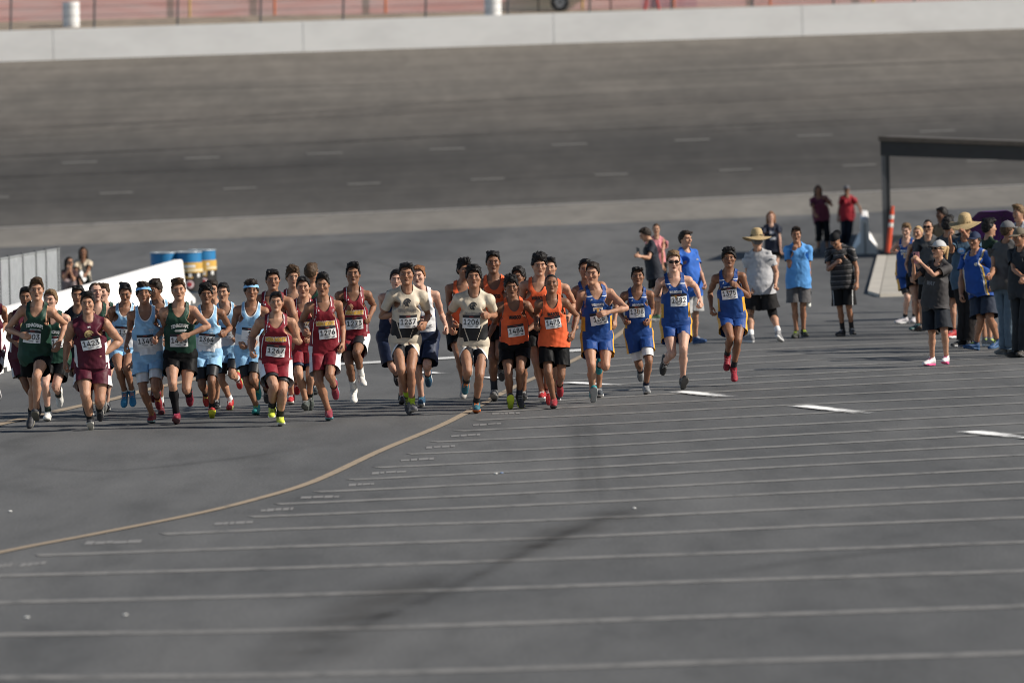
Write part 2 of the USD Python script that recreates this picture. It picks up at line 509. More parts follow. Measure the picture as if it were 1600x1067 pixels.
@cached
def sock(i, top_z, off):
    s = (-1, 1)[i]; h = .009
    F = Field(s * .11 + np.arange(-.085, .09, h), np.arange(-.12, .14, h), np.arange(.02, top_z + .04, h))
    F.cone((s * .101, .006, .45), (s * .106, .030, .35), .046 + off, .050 + off, .02)
    F.cone((s * .106, .030, .35), (s * .112, .026, .13), .050 + off, .033 + off, .03)
    F.cone((s * .108, -.012, .42), (s * .112, .008, .12), .032 + off, .024 + off, .02)
    F.cone((s * .112, .026, .13), (s * .112, .022, .05), .033 + off, .036 + off, .02)
    v, f = F.mesh(tol=.0006)
    v, f = clip(v, f, lambda v: top_z - v[:, 2])
    return Part(v, f, weights(v, 'male'))


@cached
def shoe(i):
    """(upper, sole, laces) of a running shoe, rigid to the foot."""
    s = (-1, 1)[i]; h = .0095; b = 5 + 10 * i + 9
    F = Field(s * .118 + np.arange(-.065, .067, h), ax_lin((-.205, h), .10), ax_lin((-.025, h), .145))
    F.ell((s * .112, .042, .040), (.038, .042, .048), .02)
    F.cone((s * .112, .024, .07), (s * .113, .018, .105), .040, .041, .02)
    F.cone((s * .112, .02, .055), (s * .122, -.10, .032), .042, .034, .02)
    F.ell((s * .124, -.115, .022), (.043, .068, .030), .02)
    F.ell((s * .126, -.165, .022), (.030, .028, .024), .02)
    v, f = F.mesh(tol=.0012)
    up = clip(v, f, lambda v: .112 + .10 * (v[:, 1] - .02) * (v[:, 1] > 0) - v[:, 2])
    up = clip(*up, lambda v: v[:, 2] - .010)
    F2 = Field(F.xs, F.ys, F.zs)
    def outline(grow):
        def fn(X, Y, Z):
            t = np.clip((.075 - Y) / .255, 0, 1)
            w = np.interp(t, [0, .1, .35, .6, .75, .9, 1], [.022, .036, .034, .043, .047, .038, .018]) + grow
            cx = s * np.interp(t, [0, .4, .7, 1], [.112, .115, .123, .124])
            return np.maximum(np.maximum(np.abs(X - cx) - w, np.abs(Y + .055) - .135), np.abs(Z - np.interp(t, [0, .6, 1], [.006, .004, .016])) - np.interp(t, [0, .5, 1], [.021, .016, .012])) + 0 * Z
        return fn
    F2.add((s * .118 - .06, -.20, -.03), (s * .118 + .06, .09, .05), outline(0), 0)
    v2, f2 = F2.mesh(tol=.0012)
    lv, lf = [], []
    for k in range(4):
        y, z = -.028 - .022 * k, .094 - .0115 * k
        m = trimesh.creation.capsule(height=.040, radius=.0052, count=[5, 6])
        m.apply_transform(trimesh.transformations.rotation_matrix(math.pi / 2, [0, 1, 0])); m.apply_translation([s * (.116 + .002 * k) - .0, y, z])
        m.apply_translation([-.020 * 0, 0, 0])
        lf.append(m.faces + sum(len(q) for q in lv)); lv.append(m.vertices - [0, 0, .004])
    lv = np.vstack(lv); lv[:, 0] += 0
    return rigid(*up, b), rigid(v2, f2, b), rigid(lv, np.vstack(lf), b)


HEAD = 4
def head_base(grow=0.0, h=.0075):
    F = Field(ax_lin((-.15, h), .15), ax_lin((-.17, h), .19), ax_lin((1.36, h), 1.86))
    return F


@cached
def hair(style, seed):
    """Hair as a shell round the skull with tufts; styles: short, buzz, tousled, quiff, long, ponytail, curly."""
    rng = np.random.default_rng(seed)
    h = .0082
    F = Field(ax_lin((-.13, h), .13), ax_lin((-.15, h), .19), ax_lin((1.38 if style in ('long',) else 1.50, h), 1.83))
    g = {'buzz': .005, 'short': .013, 'tousled': .017, 'quiff': .012, 'long': .014, 'ponytail': .009, 'curly': .020}[style]
    F.ell((0, .014, 1.657), (.074 + g * .75, .093 + g, .094 + g), .0)
    if style in ('short', 'curly', 'tousled', 'quiff'):
        F.ell((0, -.005, 1.722), (.060, .078, .048 if style != 'short' else .043), .03)
    if style == 'quiff':
        F.ell((.010, -.050, 1.757), (.058, .048, .028), .03)
    if style == 'tousled':
        F.ell((-.008, -.035, 1.757), (.066, .062, .030), .03)
    if style in ('short', 'quiff', 'tousled'):
        for q in range(7):
            F.ell((rng.uniform(-.055, .055), rng.uniform(-.075, .06), 1.738 + rng.uniform(-.006, .012) + (.008 if style != 'short' else 0)), (rng.uniform(.018, .032), rng.uniform(.02, .034), rng.uniform(.016, .026)), .012)
    if style == 'long':
        for s in (-1, 1):
            F.cone((s * .062, .03, 1.66), (s * .075, .03, 1.44), .042, .034, .03)
        F.cone((0, .075, 1.66), (0, .085, 1.42), .06, .05, .03)
    X, Y, Z = np.meshgrid(F.xs, F.ys, F.zs, indexing='ij')
    amp = {'buzz': .002, 'short': .007, 'tousled': .016, 'quiff': .010, 'long': .008, 'ponytail': .005, 'curly': .018}[style]
    sc = {'curly': 62, 'tousled': 46}.get(style, 55)
    nz = meshkit.noise(np.stack([X * sc + 3 * seed, Y * sc, Z * sc * .75], -1), seed)
    nz2 = meshkit.noise(np.stack([X * 110, Y * 110 + seed, Z * 80], -1), seed + 5)
    F.D = F.D - amp * (nz - .45) * 1.5 - amp * .6 * (nz2 - .5)
    # hairline: forehead, temples, round the ears, nape
    front = np.interp(np.abs(X), [0, .030, .055, .066, .085], [1.722, 1.719, 1.704, 1.668, 1.640])
    if style in ('buzz', 'short', 'quiff', 'curly'):
        front += .002
    if style in ('tousled',):
        front = front - .014 + .03 * (nz - .5)
    back = {'long': 1.40, 'ponytail': 1.57}.get(style, 1.575)
    front = front + .020 * (nz - .5)
    lim = np.where(Y < -.02, front, np.interp(Y, [-.02, .012, .03, .06], [1.640, 1.632 if style != 'long' else 1.42, 1.60 if style != 'long' else 1.40, back]))
    if style == 'long':
        lim = np.where(Y < -.03, front, back)
    F.D = np.maximum(F.D, (lim - Z) * .8)
    v, f = F.mesh(tol=.0012)
    parts = [(v, f)]
    if style == 'ponytail':
        G = Field(ax_lin((-.06, h), .06), ax_lin((.06, h), .20), ax_lin((1.46, h), 1.74))
        G.cone((0, .10, 1.69), (0, .145, 1.665), .022, .030, .02); G.cone((0, .145, 1.665), (0, .150, 1.52), .030, .014, .02)
        parts.append(G.mesh(tol=.0012))
    if style not in ('buzz',):
        # loose locks break the outline
        n = vnormals(v, f); nl = {'tousled': 260, 'curly': 240, 'quiff': 200, 'short': 180}.get(style, 60)
        zmin = 1.69 if style not in ('long',) else 1.6
        c = np.where((v[:, 2] > zmin) & (n[:, 2] > -.1) & (np.linalg.norm(v - [0, .01, 1.655], axis=1) > .08))[0]
        L = {'tousled': .022, 'curly': .014, 'quiff': .018, 'short': .014}.get(style, .010)
        V, T = [], []; b0 = 0
        for q in rng.choice(c, nl):
            nn = unit(n[q] * .55 + rng.normal(0, .45, 3) + np.array((rng.choice([-.3, .3]), -.35, .1)))
            t1 = unit(np.cross(nn, rng.normal(0, 1, 3))); t2 = np.cross(nn, t1)
            r = .0055; p = v[q] - n[q] * .007; l = L * rng.uniform(.6, 1.3)
            V += [p + r * t1, p - .5 * r * t1 + .87 * r * t2, p - .5 * r * t1 - .87 * r * t2, p + nn * l * .6 + .6 * r * t1, p + nn * l * .6 - .5 * r * t1, p + nn * l + t1 * l * rng.uniform(-.35, .35)]
            T += [(b0, b0 + 1, b0 + 3), (b0 + 1, b0 + 4, b0 + 3), (b0 + 1, b0 + 2, b0 + 4), (b0 + 2, b0, b0 + 4), (b0, b0 + 3, b0 + 4), (b0 + 3, b0 + 4, b0 + 5), (b0 + 4, b0 + 3, b0 + 5)]
            b0 += 6
        parts.append((np.array(V), np.array(T)))
    V = np.vstack([p[0] for p in parts]); o = np.cumsum([0] + [len(p[0]) for p in parts])
    Fc = np.vstack([p[1] + q for p, q in zip(parts, o)])
    if style == 'long':
        W = weights(V, 'male'); W[V[:, 2] > 1.5] = 0; W[V[:, 2] > 1.5, HEAD] = 1
        W = np.zeros((len(V), NB)); t = sstep(1.42, 1.54, V[:, 2]); W[:, HEAD] = t; W[:, 2] = 1 - t
        return Part(V, Fc, W)
    return rigid(V, Fc, HEAD)


def tri(m):
    return np.array(m.vertices), np.array(m.faces)


@cached
def face_bits(gape):
    """eyes, irises, brows, lips: small meshes rigid to the head."""
    out = {}
    for i, s in enumerate((-1, 1)):
        m = trimesh.creation.icosphere(subdivisions=1, radius=.0118); m.apply_scale([1.05, .8, .46]); m.apply_translation([s * .032, -.0795, 1.648])
        out[f'eye{i}'] = rigid(*tri(m), HEAD)
        m = trimesh.creation.icosphere(subdivisions=1, radius=.0064); m.apply_scale([1, .8, .80]); m.apply_translation([s * .032, -.0858, 1.6485])
        out[f'iris{i}'] = rigid(*tri(m), HEAD)
        P = [(s * .014, -.0965, 1.6660), (s * .030, -.0938, 1.6700), (s * .049, -.0815, 1.6645)]
        F = Field(ax_lin((min(s * .008, s * .055), .003), max(s * .008, s * .055)), ax_lin((-.11, .003), -.07), ax_lin((1.65, .003), 1.685))
        F.cone(P[0], P[1], .0034, .0036, .002); F.cone(P[1], P[2], .0036, .0022, .002)
        out[f'brow{i}'] = rigid(*F.mesh(tol=.0004), HEAD)
    bp = body_part('male', True); fr = bp.v[(bp.v[:, 2] > 1.55) & (bp.v[:, 2] < 1.62) & (bp.v[:, 1] < -.05)]
    fy = NearestNDInterpolator(fr[:, [0, 2]], fr[:, 1]); Y = lambda x, z: float(np.mean([fy(x + a, z + b) for a in (-.004, 0, .004) for b in (-.003, 0, .003)]))
    F = Field(ax_lin((-.035, .0025), .035), ax_lin((-.125, .0025), -.06), ax_lin((1.56, .0025), 1.605))
    for z, r, e in ((1.5895, .0040, .0), (1.5790, .0048, -.001)):
        for s in (-1, 1):
            F.cone((0, Y(0, z) + .0012 + e, z), (s * .013, Y(s * .013, z) + .001, z - .0005), r, r * .9, .0015); F.cone((s * .013, Y(s * .013, z) + .001, z - .0005), (s * .0235, Y(s * .0235, 1.584) + .001, 1.5838), r * .9, .0018, .0015)
    out['lips'] = rigid(*F.mesh(tol=.0004), HEAD)
    G = Field(F.xs, F.ys, F.zs)
    for s in (-1, 1):
        G.cone((0, Y(0, 1.5845) - .0030, 1.5846), (s * .018, Y(s * .018, 1.5845) - .0012, 1.5840), .0024, .0016, .001)
    if gape:
        G.ell((0, Y(0, 1.5843) - .0012, 1.5840), (.0125 + .002 * gape, .0045, .0030 + .0022 * gape), .002)
    out['mouth'] = rigid(*G.mesh(tol=.0004), HEAD)
    return out


def shell(F, *cuts, tol=.0005):
    v, f = F.mesh(tol=tol)
    for c in cuts:
        v, f = clip(v, f, c)
    return v, f


@cached
def headwear(kind):
    """List of (name, Part) for something worn on the head."""
    h = .007
    F = Field(ax_lin((-.30, .01), (-.12, h), (.12, .01), .30), ax_lin((-.32, .01), (-.14, h), (.15, .01), .32), ax_lin((1.60, h), 1.86))
    if kind == 'headband':
        F.ell((0, .012, 1.657), (.097, .117, .112), 0)
        v, f = shell(F, lambda v: .018 - np.abs(v[:, 2] - 1.700 - .10 * (v[:, 1] < 0) * np.maximum(0, -.03 - v[:, 1]) * 0 + .12 * (v[:, 1] + .05)))
        return [('headband', rigid(v, f, HEAD))]
    if kind in ('cap', 'cap_back'):
        F.ell((0, .012, 1.665), (.087, .106, .105), 0)
        v, f = shell(F, lambda v: v[:, 2] - 1.685 - .10 * v[:, 1] * 0)
        G = Field(ax_lin((-.1, h), .1), ax_lin((-.22, h), -.03), ax_lin((1.63, .004), 1.74))
        def fn(X, Y, Z):
            zt = 1.688 + .14 * (Y + .09) - 3.2 * X * X
            return np.maximum(np.sqrt((X / .078) ** 2 + ((Y + .075) / .105) ** 2) * .078 - .078, np.abs(Z - zt) - .005)
        G.add((-.09, -.2, 1.63), (.09, -.02, 1.73), fn, 0)
        v2, f2 = G.mesh(tol=.0004)
        v2, f2 = clip(v2, f2, lambda v: -.082 - v[:, 1] + .0 * v[:, 0] + .9 * np.maximum(0, np.abs(v[:, 0]) - .03))
        if kind == 'cap_back':
            v2 = v2 * [1, -1, 1] + [0, .024, 0]; f2 = f2[:, ::-1]
        m = trimesh.creation.icosphere(subdivisions=1, radius=.008); m.apply_translation([0, .012, 1.771])
        return [('cap_crown', rigid(v, f, HEAD)), ('cap_brim', rigid(v2, f2, HEAD)), ('cap_button', rigid(*tri(m), HEAD))]
    if kind == 'straw_hat':
        F.loft([1.68, 1.70, 1.74, 1.78, 1.815, 1.835], [.098, .095, .090, .084, .070, .03], [.116, .113, .108, .100, .082, .03], [.012] * 6, 0, 0, 2.0)
        v, f = shell(F, lambda v: v[:, 2] - 1.695)
        nt, nr = 48, 7
        V, T = [], []
        for r in range(nr):
            q = r / (nr - 1)
            for a in range(nt):
                th = 2 * math.pi * a / nt
                rx, ry = .094 + .125 * q, .110 + .125 * q
                V.append((rx * math.cos(th), .012 + ry * math.sin(th), 1.700 - .030 * q ** 1.5 - .030 * q * abs(math.sin(th)) ** 2 + .028 * q * q * math.cos(th) ** 2))
        for r in range(nr - 1):
            for a in range(nt):
                i, j = r * nt + a, r * nt + (a + 1) % nt
                T += [(i, i + nt, j), (j, i + nt, j + nt)]
        V = np.array(V); n0 = len(V); V = np.vstack([V, V - [0, 0, .006]]); T = np.array(T)
        rim = [(a + (nr - 1) * nt, a + (nr - 1) * nt + n0, (a + 1) % nt + (nr - 1) * nt) for a in range(nt)] + [((a + 1) % nt + (nr - 1) * nt, a + (nr - 1) * nt + n0, (a + 1) % nt + (nr - 1) * nt + n0) for a in range(nt)]
        T = np.vstack([T, T[:, ::-1] + n0, np.array(rim)])
        G = Field(F.xs, F.ys, F.zs)
        G.loft([1.68, 1.70, 1.74, 1.78], [.106, .104, .099, .096], [.124, .122, .117, .114], [.012] * 4, 0, 0, 2.0)
        v3, f3 = shell(G, lambda v: .014 - np.abs(v[:, 2] - 1.716))
        return [('hat_crown', rigid(v, f, HEAD)), ('hat_brim', rigid(V, T, HEAD)), ('hat_band', rigid(v3, f3, HEAD))]
    if kind == 'sunglasses':
        out = []
        ms = []
        for s in (-1, 1):
            G = Field(ax_lin((min(s * .006, s * .066), .0035), max(s * .006, s * .066)), ax_lin((-.125, .0035), -.06), ax_lin((1.62, .0035), 1.68))
            G.ell((s * .034, -.098 + .0, 1.648), (.026, .010, .016), 0)
            ms.append(G.mesh(tol=.0007))
            G = Field(ax_lin((min(s * .05, s * .1), .0035), max(s * .05, s * .1)), ax_lin((-.11, .0035), .03), ax_lin((1.63, .0035), 1.67))
            G.cone((s * .058, -.092, 1.652), (s * .081, .01, 1.652), .0045, .004, 0)
            ms.append(G.mesh(tol=.0007))
        G = Field(ax_lin((-.02, .003), .02), ax_lin((-.12, .003), -.09), ax_lin((1.64, .003), 1.665)); G.cone((-.012, -.106, 1.653), (.012, -.106, 1.653), .004, .004, 0)
        ms.append(G.mesh(tol=.0007))
        o = np.cumsum([0] + [len(a) for a, _ in ms])
        return [('sunglasses', rigid(np.vstack([a for a, _ in ms]), np.vstack([b + q for (_, b), q in zip(ms, o)]), HEAD))]
    raise KeyError(kind)

# ---------------------------------------------------------------- camera mapping
def pix(px, py, depth):
    """The point of the world at that depth (world y) which the photograph shows at pixel (px, py) of 1600 x 1067."""
    d = CAM_R @ np.array([(px - 800) / FPX, (533.5 - py) / FPX, -1.0])
    return CAM + d * ((depth - CAM[1]) / d[1])
def pixg(px, py, z=0.0):
    d = CAM_R @ np.array([(px - 800) / FPX, (533.5 - py) / FPX, -1.0])
    return CAM + d * ((z - CAM[2]) / d[2])

# ---------------------------------------------------------------- pose
def solve_pose(S):
    """S: the pose as seen in the photograph (see PEOPLE). Returns per bone (3x3 rotation-scale, rest pivot, posed pivot)."""
    sex = S.get('sex', 'male'); J = joints(sex)
    ox, oy, sc = S['Z']
    px = lambda p, dep: pix(ox + p[0] / sc, oy + p[1] / sc, dep)
    base = pixg(ox + S['g'][0] / sc, oy + S['g'][1] / sc)
    by = base[1]; k = S['H'] / 1.75; girth = S.get('girth', 1.0)
    yaw, hyaw = math.radians(S.get('yaw', 0)), math.radians(S.get('hyaw', S.get('yaw', 0)))
    rz = lambda a: np.array([[math.cos(a), -math.sin(a), 0], [math.sin(a), math.cos(a), 0], [0, 0, 1.0]])
    fwd = rz(yaw) @ np.array((0, -1., 0)); hf = rz(hyaw) @ np.array((0, -1., 0))
    dep = by + S.get('dz', 0)
    lean = S.get('lean', 8)
    N = px(S['n'], dep + fwd[1] * math.sin(math.radians(lean)) * .5 * k)
    P = px(S['p'], dep)
    up = np.array([N[0] - P[0], 0, N[2] - P[2]])
    spine = unit(unit(up) * math.cos(math.radians(lean)) + fwd * math.sin(math.radians(lean)) * np.array((.3, 1, 0)))
    pel = N - spine * LEN['sp'] * k
    tilt = math.radians(S.get('stilt', 0)); htilt = math.radians(S.get('htilt', 0))
    Xc = rz(yaw) @ np.array((1, 0, 0)); Xc = unit(Xc * math.cos(tilt) + np.array((0, 0, 1)) * math.sin(tilt))
    Xp = rz(hyaw) @ np.array((1, 0, 0)); Xp = unit(Xp * math.cos(htilt) + np.array((0, 0, 1)) * math.sin(htilt))
    I = np.eye(3)
    Rc = frame(spine, Xc) @ frame((0, 0, 1), (1, 0, 0)).T
    pup = unit(spine * .6 + np.array((0, 0, 1)) * .4)
    Rp = frame(pup, Xp) @ frame((0, 0, 1), (1, 0, 0)).T
    # head
    hp, hy, ht = (math.radians(a) for a in S.get('head', (0, 0, 0)))
    hy += yaw if S.get('headfollow', 0) else 0
    Rh = rz(hy) @ Rotation.from_euler('xyz', [hp, 0, 0]).as_matrix()
    Rh = Rotation.from_euler('y', -ht).as_matrix() @ Rh
    if 'hd' in S:
        hd = px(S['hd'], N[1]); dx = hd[0] - N[0]; dz = max(hd[2] - N[2], .05)
        nd = unit(np.array((dx, -.03 * k, dz)))
    else:
        nd = unit(spine + np.array((0, 0, .5)))
    G = lambda Fm, g: Fm @ np.diag([1, g, g]) @ Fm.T
    B = {}
    fat = S.get('fat', 1.0)
    Gt = np.diag([fat, fat * (1 + .5 * (fat - 1)), 1.0])
    B[0] = (Rp @ Gt, J['pelvis'], pel)
    B[2] = (Rc @ np.diag([girth, girth, 1]) @ (np.diag([1 + .6 * (fat - 1), fat, 1.0])), J['neck'], N)
    waist = pel + .5 * (Rp + Rc) @ (J['waist'] - J['pelvis']) * k
    # the half bone carries the waist point of both
    Rs = half_rot(Rp, Rc)
    mid = .5 * ((pel + Rp @ (np.array((0, 0, 1.12)) - J['pelvis']) * k) + (N + Rc @ (np.array((0, 0, 1.12)) - J['neck']) * k))
    B[1] = (Rs @ Gt, np.array((0, 0, 1.12)), mid)
    hj = N + nd * (np.linalg.norm(J['head'] - J['neck']) + .014) * k
    hr = np.random.default_rng(S.get('seed', sum(map(ord, S['label'])))).uniform(-1, 1, 3)
    B[4] = (Rh @ np.diag(np.array((1.0, 1.0, 1.01)) + hr * (.045, .03, .035)), J['head'], hj)
    B[3] = (half_rot(Rc, Rh), .5 * (J['head'] + J['neck']), .5 * (hj + N))
    out = {'base': base, 'k': k, 'B': B, 'hand': {}, 'foot': {}}
    for i, s, nm in ((0, -1, 'r'), (1, 1, 'l')):
        o = 5 + 10 * i
        sh = N + Rc @ ((J[f'sh{i}'] - J['neck']) * np.array((girth, 1, 1))) * k
        if S.get('shrug'):
            sh = sh + np.array((0, 0, S['shrug'] * k))
        def bone(start, tgt, L):
            sgn = tgt[2] if len(tgt) > 2 else 1
            T = px(tgt, start[1]); d = T - start; d[1] = 0
            pl = np.linalg.norm(d); L = L * k
            if pl >= L * .995:
                return d / pl
            return np.array((d[0], -sgn * math.sqrt(L * L - pl * pl), d[2])) / L
        # arm
        au = bone(sh, S[nm + 'e'], LEN['ua']); el = sh + au * LEN['ua'] * k
        af = bone(el, S[nm + 'w'], LEN['fa']); wr = el + af * LEN['fa'] * k
        hinge = -np.cross(au, af); hl = np.linalg.norm(hinge)
        nat = np.array((1, 0, 0)) if hl < 1e-3 else hinge / hl
        b_ax = unit(nat * min(1, hl * 2.2) + Xc * max(0, 1 - hl * 2.2))
        u0 = np.array((s * Q, 0, -Q)); b0 = np.array((1., 0, 0))
        F0 = frame(u0, b0)
        ga = S.get('armg', 1.0) * girth
        Ru, Rf = frame(au, b_ax) @ F0.T, frame(af, b_ax) @ F0.T
        tw = S.get(nm + 'tw', 0)
        Rhand = rotv(af, tw) @ Rf
        Rfa = rotv(af, tw * .5) @ Rf
        hb = S.get(nm + 'bend')
        if hb is not None:
            Rhand = frame(unit(af + np.array(hb)), Rhand[:, 1]) @ frame(af, Rhand[:, 1]).T @ Rhand
        Gf = G(F0, ga)
        B[o + 1] = (Ru @ Gf, J[f'sh{i}'], sh); B[o] = (half_rot(Rc, Ru), J[f'sh{i}'], sh)
        B[o + 3] = (Rfa @ Gf, J[f'el{i}'], el); B[o + 2] = (half_rot(Ru, Rfa) @ Gf, J[f'el{i}'], el)
        B[o + 4] = (Rhand, J[f'wr{i}'], wr)
        out['hand'][i] = (Rhand, wr)
        # leg
        hip = pel + Rp @ (J[f'hip{i}'] - J['pelvis']) * k
        at = bone(hip, S[nm + 'k'], LEN['th']); kn = hip + at * LEN['th'] * k
        as_ = bone(kn, S[nm + 'a'], LEN['shn']); an = kn + as_ * LEN['shn'] * k
        hg = np.cross(at, as_); hl = np.linalg.norm(hg)
        if hl > 1e-3 and hg @ Xp > 0:
            w = min(1, hl * 2); b_l = unit(hg / hl * w * .7 + Xp * (1 - w * .7))
        else:
            b_l = Xp
        t0, s0 = unit(J[f'kn{i}'] - J[f'hip{i}']), unit(J[f'an{i}'] - J[f'kn{i}'])
        gl = S.get('legg', 1.0)
        Rt = frame(at, b_l) @ frame(t0, (1, 0, 0)).T
        Rsn = frame(as_, b_l) @ frame(s0, (1, 0, 0)).T
        Ft = frame(t0, (1, 0, 0)); Fs = frame(s0, (1, 0, 0))
        B[o + 6] = (Rt @ G(Ft, gl), J[f'hip{i}'], hip); B[o + 5] = (half_rot(Rp, Rt), J[f'hip{i}'], hip)
        B[o + 8] = (Rsn @ G(Fs, gl), J[f'kn{i}'], kn); B[o + 7] = (half_rot(Rt, Rsn) @ G(Fs, gl), J[f'kn{i}'], kn)
        ft = S.get(nm + 'f', ('s', 0))
        if ft[0] == 'b':
            fs = Rsn @ np.array((0, -1., 0)); pl = math.radians(ft[1])
            fd = unit(fs * math.cos(pl) + as_ * math.sin(pl)); Rfo = frame(fd, b_l) @ frame((0, -1, 0), (1, 0, 0)).T
        else:
            fy = math.radians(ft[2]) if len(ft) > 2 else hyaw
            ff = rz(fy) @ np.array((0, -1., 0)); pl = math.radians(ft[1])
            fd = ff * math.cos(pl) + np.array((0, 0, 1)) * math.sin(pl)
            Rfo = frame(fd, rz(fy) @ np.array((1., 0, 0))) @ frame((0, -1, 0), (1, 0, 0)).T
        B[o + 9] = (Rfo, J[f'an{i}'], an)
        out['foot'][i] = an; out.setdefault('thigh', {})[i] = at
    M = np.zeros((NB, 3, 4))
    for b, (R, r, p) in B.items():
        M[b, :, :3] = R * k
        M[b, :, 3] = p - R @ r * k
    out['M'] = M
    return out


def skin(part, M, v=None):
    v = part.v if v is None else v
    T = (part.W @ M.reshape(NB, 12)).reshape(-1, 3, 4)
    return np.einsum('nij,nj->ni', T[:, :, :3], v) + T[:, :, 3]
# ---------------------------------------------------------------- materials
LOOKS = '/World/Looks'
MATS = {}
def mat(name, nodes, links, surface='p.BSDF', **kw):
    if name not in MATS:
        MATS[name] = usdkit.material(stage, f'{LOOKS}/{name}', nodes, links, surface=surface, **kw)
    return MATS[name]
def key3(c):
    return '_'.join('%03d' % round(x * 999) for x in c)
def fabric(c, rough=.75, sheen=.12, wr=.22):
    """Knitted or woven cloth: slight mottling and fine folds."""
    lo = tuple(x * .82 for x in c); hi = tuple(min(1, x * 1.12 + .002) for x in c)
    return mat(f'fabric_{key3(c)}_{int(rough * 100)}', {
        'tc': ('texture_coordinate', {}),
        'n': ('noise_texture', {'scale': 9, 'detail': 4}),
        'm': ('mapping', {'scale': (1, 1, .45)}),
        'n2': ('noise_texture', {'scale': 22, 'detail': 3, 'distortion': .6}),
        'r': ('rgb_ramp', {'ramp': [(.3, lo), (.7, hi)]}),
        'b': ('bump', {'strength': wr, 'distance': .012}),
        'p': ('principled_bsdf', {'roughness': rough, 'specular_ior_level': .25 if max(c) > .02 else .08, 'sheen_weight': sheen * (max(c) > .08), 'sheen_roughness': .4})},
        [('tc.object', 'n.vector'), ('tc.object', 'm.vector'), ('m.vector', 'n2.vector'), ('n.fac', 'r.fac'), ('r.color', 'p.base_color'), ('n2.fac', 'b.height'), ('b.normal', 'p.normal')])
def satin(c):
    return fabric(c, .55, .05, .28)
def skin_mat(c):
    lo = (c[0] * .80, c[1] * .72, c[2] * .70); hi = (min(1, c[0] * 1.1), c[1] * 1.07, c[2] * 1.05)
    return mat(f'skin_{key3(c)}', {
        'tc': ('texture_coordinate', {}), 'n': ('noise_texture', {'scale': 11, 'detail': 5, 'roughness': .6}), 'n2': ('noise_texture', {'scale': 160, 'detail': 2}),
        'r': ('rgb_ramp', {'ramp': [(.28, lo), (.72, hi)]}), 'b': ('bump', {'strength': .12, 'distance': .003}),
        'p': ('principled_bsdf', {'roughness': .55, 'specular_ior_level': .35, 'subsurface_weight': .12, 'subsurface_scale': .008, 'subsurface_radius': (1, .35, .2)})},
        [('tc.object', 'n.vector'), ('tc.object', 'n2.vector'), ('n.fac', 'r.fac'), ('r.color', 'p.base_color'), ('n2.fac', 'b.height'), ('b.normal', 'p.normal')])
def hair_mat(c):
    hi = tuple(x * 1.9 + .004 for x in c)
    return mat(f'hair_{key3(c)}', {
        'tc': ('texture_coordinate', {}), 'm': ('mapping', {'scale': (1, 1, .35)}), 'n': ('noise_texture', {'scale': 70, 'detail': 3}),
        'r': ('rgb_ramp', {'ramp': [(.35, c), (.75, hi)]}), 'b': ('bump', {'strength': .6, 'distance': .006}),
        'p': ('principled_bsdf', {'roughness': .6, 'specular_ior_level': .2})},
        [('tc.object', 'm.vector'), ('m.vector', 'n.vector'), ('n.fac', 'r.fac'), ('r.color', 'p.base_color'), ('n.fac', 'b.height'), ('b.normal', 'p.normal')])
def plain(name, c, rough=.6, metal=0.0, spec=.4, var=.12, scale=6.0, bump=0.0):
    lo = tuple(x * (1 - var) for x in c); hi = tuple(min(1, x * (1 + var)) for x in c)
    nodes = {'g': ('geometry', {}), 'n': ('noise_texture', {'scale': scale, 'detail': 5, 'roughness': .6}), 'r': ('rgb_ramp', {'ramp': [(.3, lo), (.7, hi)]}),
             'p': ('principled_bsdf', {'roughness': rough, 'metallic': metal, 'specular_ior_level': spec})}
    links = [('g.position', 'n.vector'), ('n.fac', 'r.fac'), ('r.color', 'p.base_color')]
    if bump:
        nodes['b'] = ('bump', {'strength': bump, 'distance': .02}); links += [('n.fac', 'b.height'), ('b.normal', 'p.normal')]
    return mat(name, nodes, links)

# ---------------------------------------------------------------- prims
USED = {}
def numbered(parent, name):
    k = USED.get((parent, name), 0); USED[(parent, name)] = k + 1
    return f'{parent}/{name}' + (f'_{k:03d}' if k else '')
def thing(name, label, cat, loc=(0, 0, 0), group=None, kind=None):
    path = numbered('/World', name)
    x = UsdGeom.Xform.Define(stage, path); x.AddTranslateOp().Set(Gf.Vec3d(*map(float, loc)))
    tag(x.GetPrim(), label, cat, group, kind)
    return path
def tag(prim, label=None, cat=None, group=None, kind=None):
    for k, v in (('label', label), ('category', cat), ('group', group), ('kind', kind)):
        if v:
            prim.SetCustomDataByKey(k, v)
TRIS = [0]
def put(parent, name, vf, m, smooth=True, label=None, uv=None):
    v, f = vf if isinstance(vf, tuple) else tri(vf)
    path = numbered(parent, name)
    if len(f) == 0:
        return path
    TRIS[0] += len(f)
    p = usdkit.mesh(stage, path, (v, f), m, smooth=smooth, uv=uv)
    if label:
        p.GetPrim().SetCustomDataByKey('label', label)
    return path

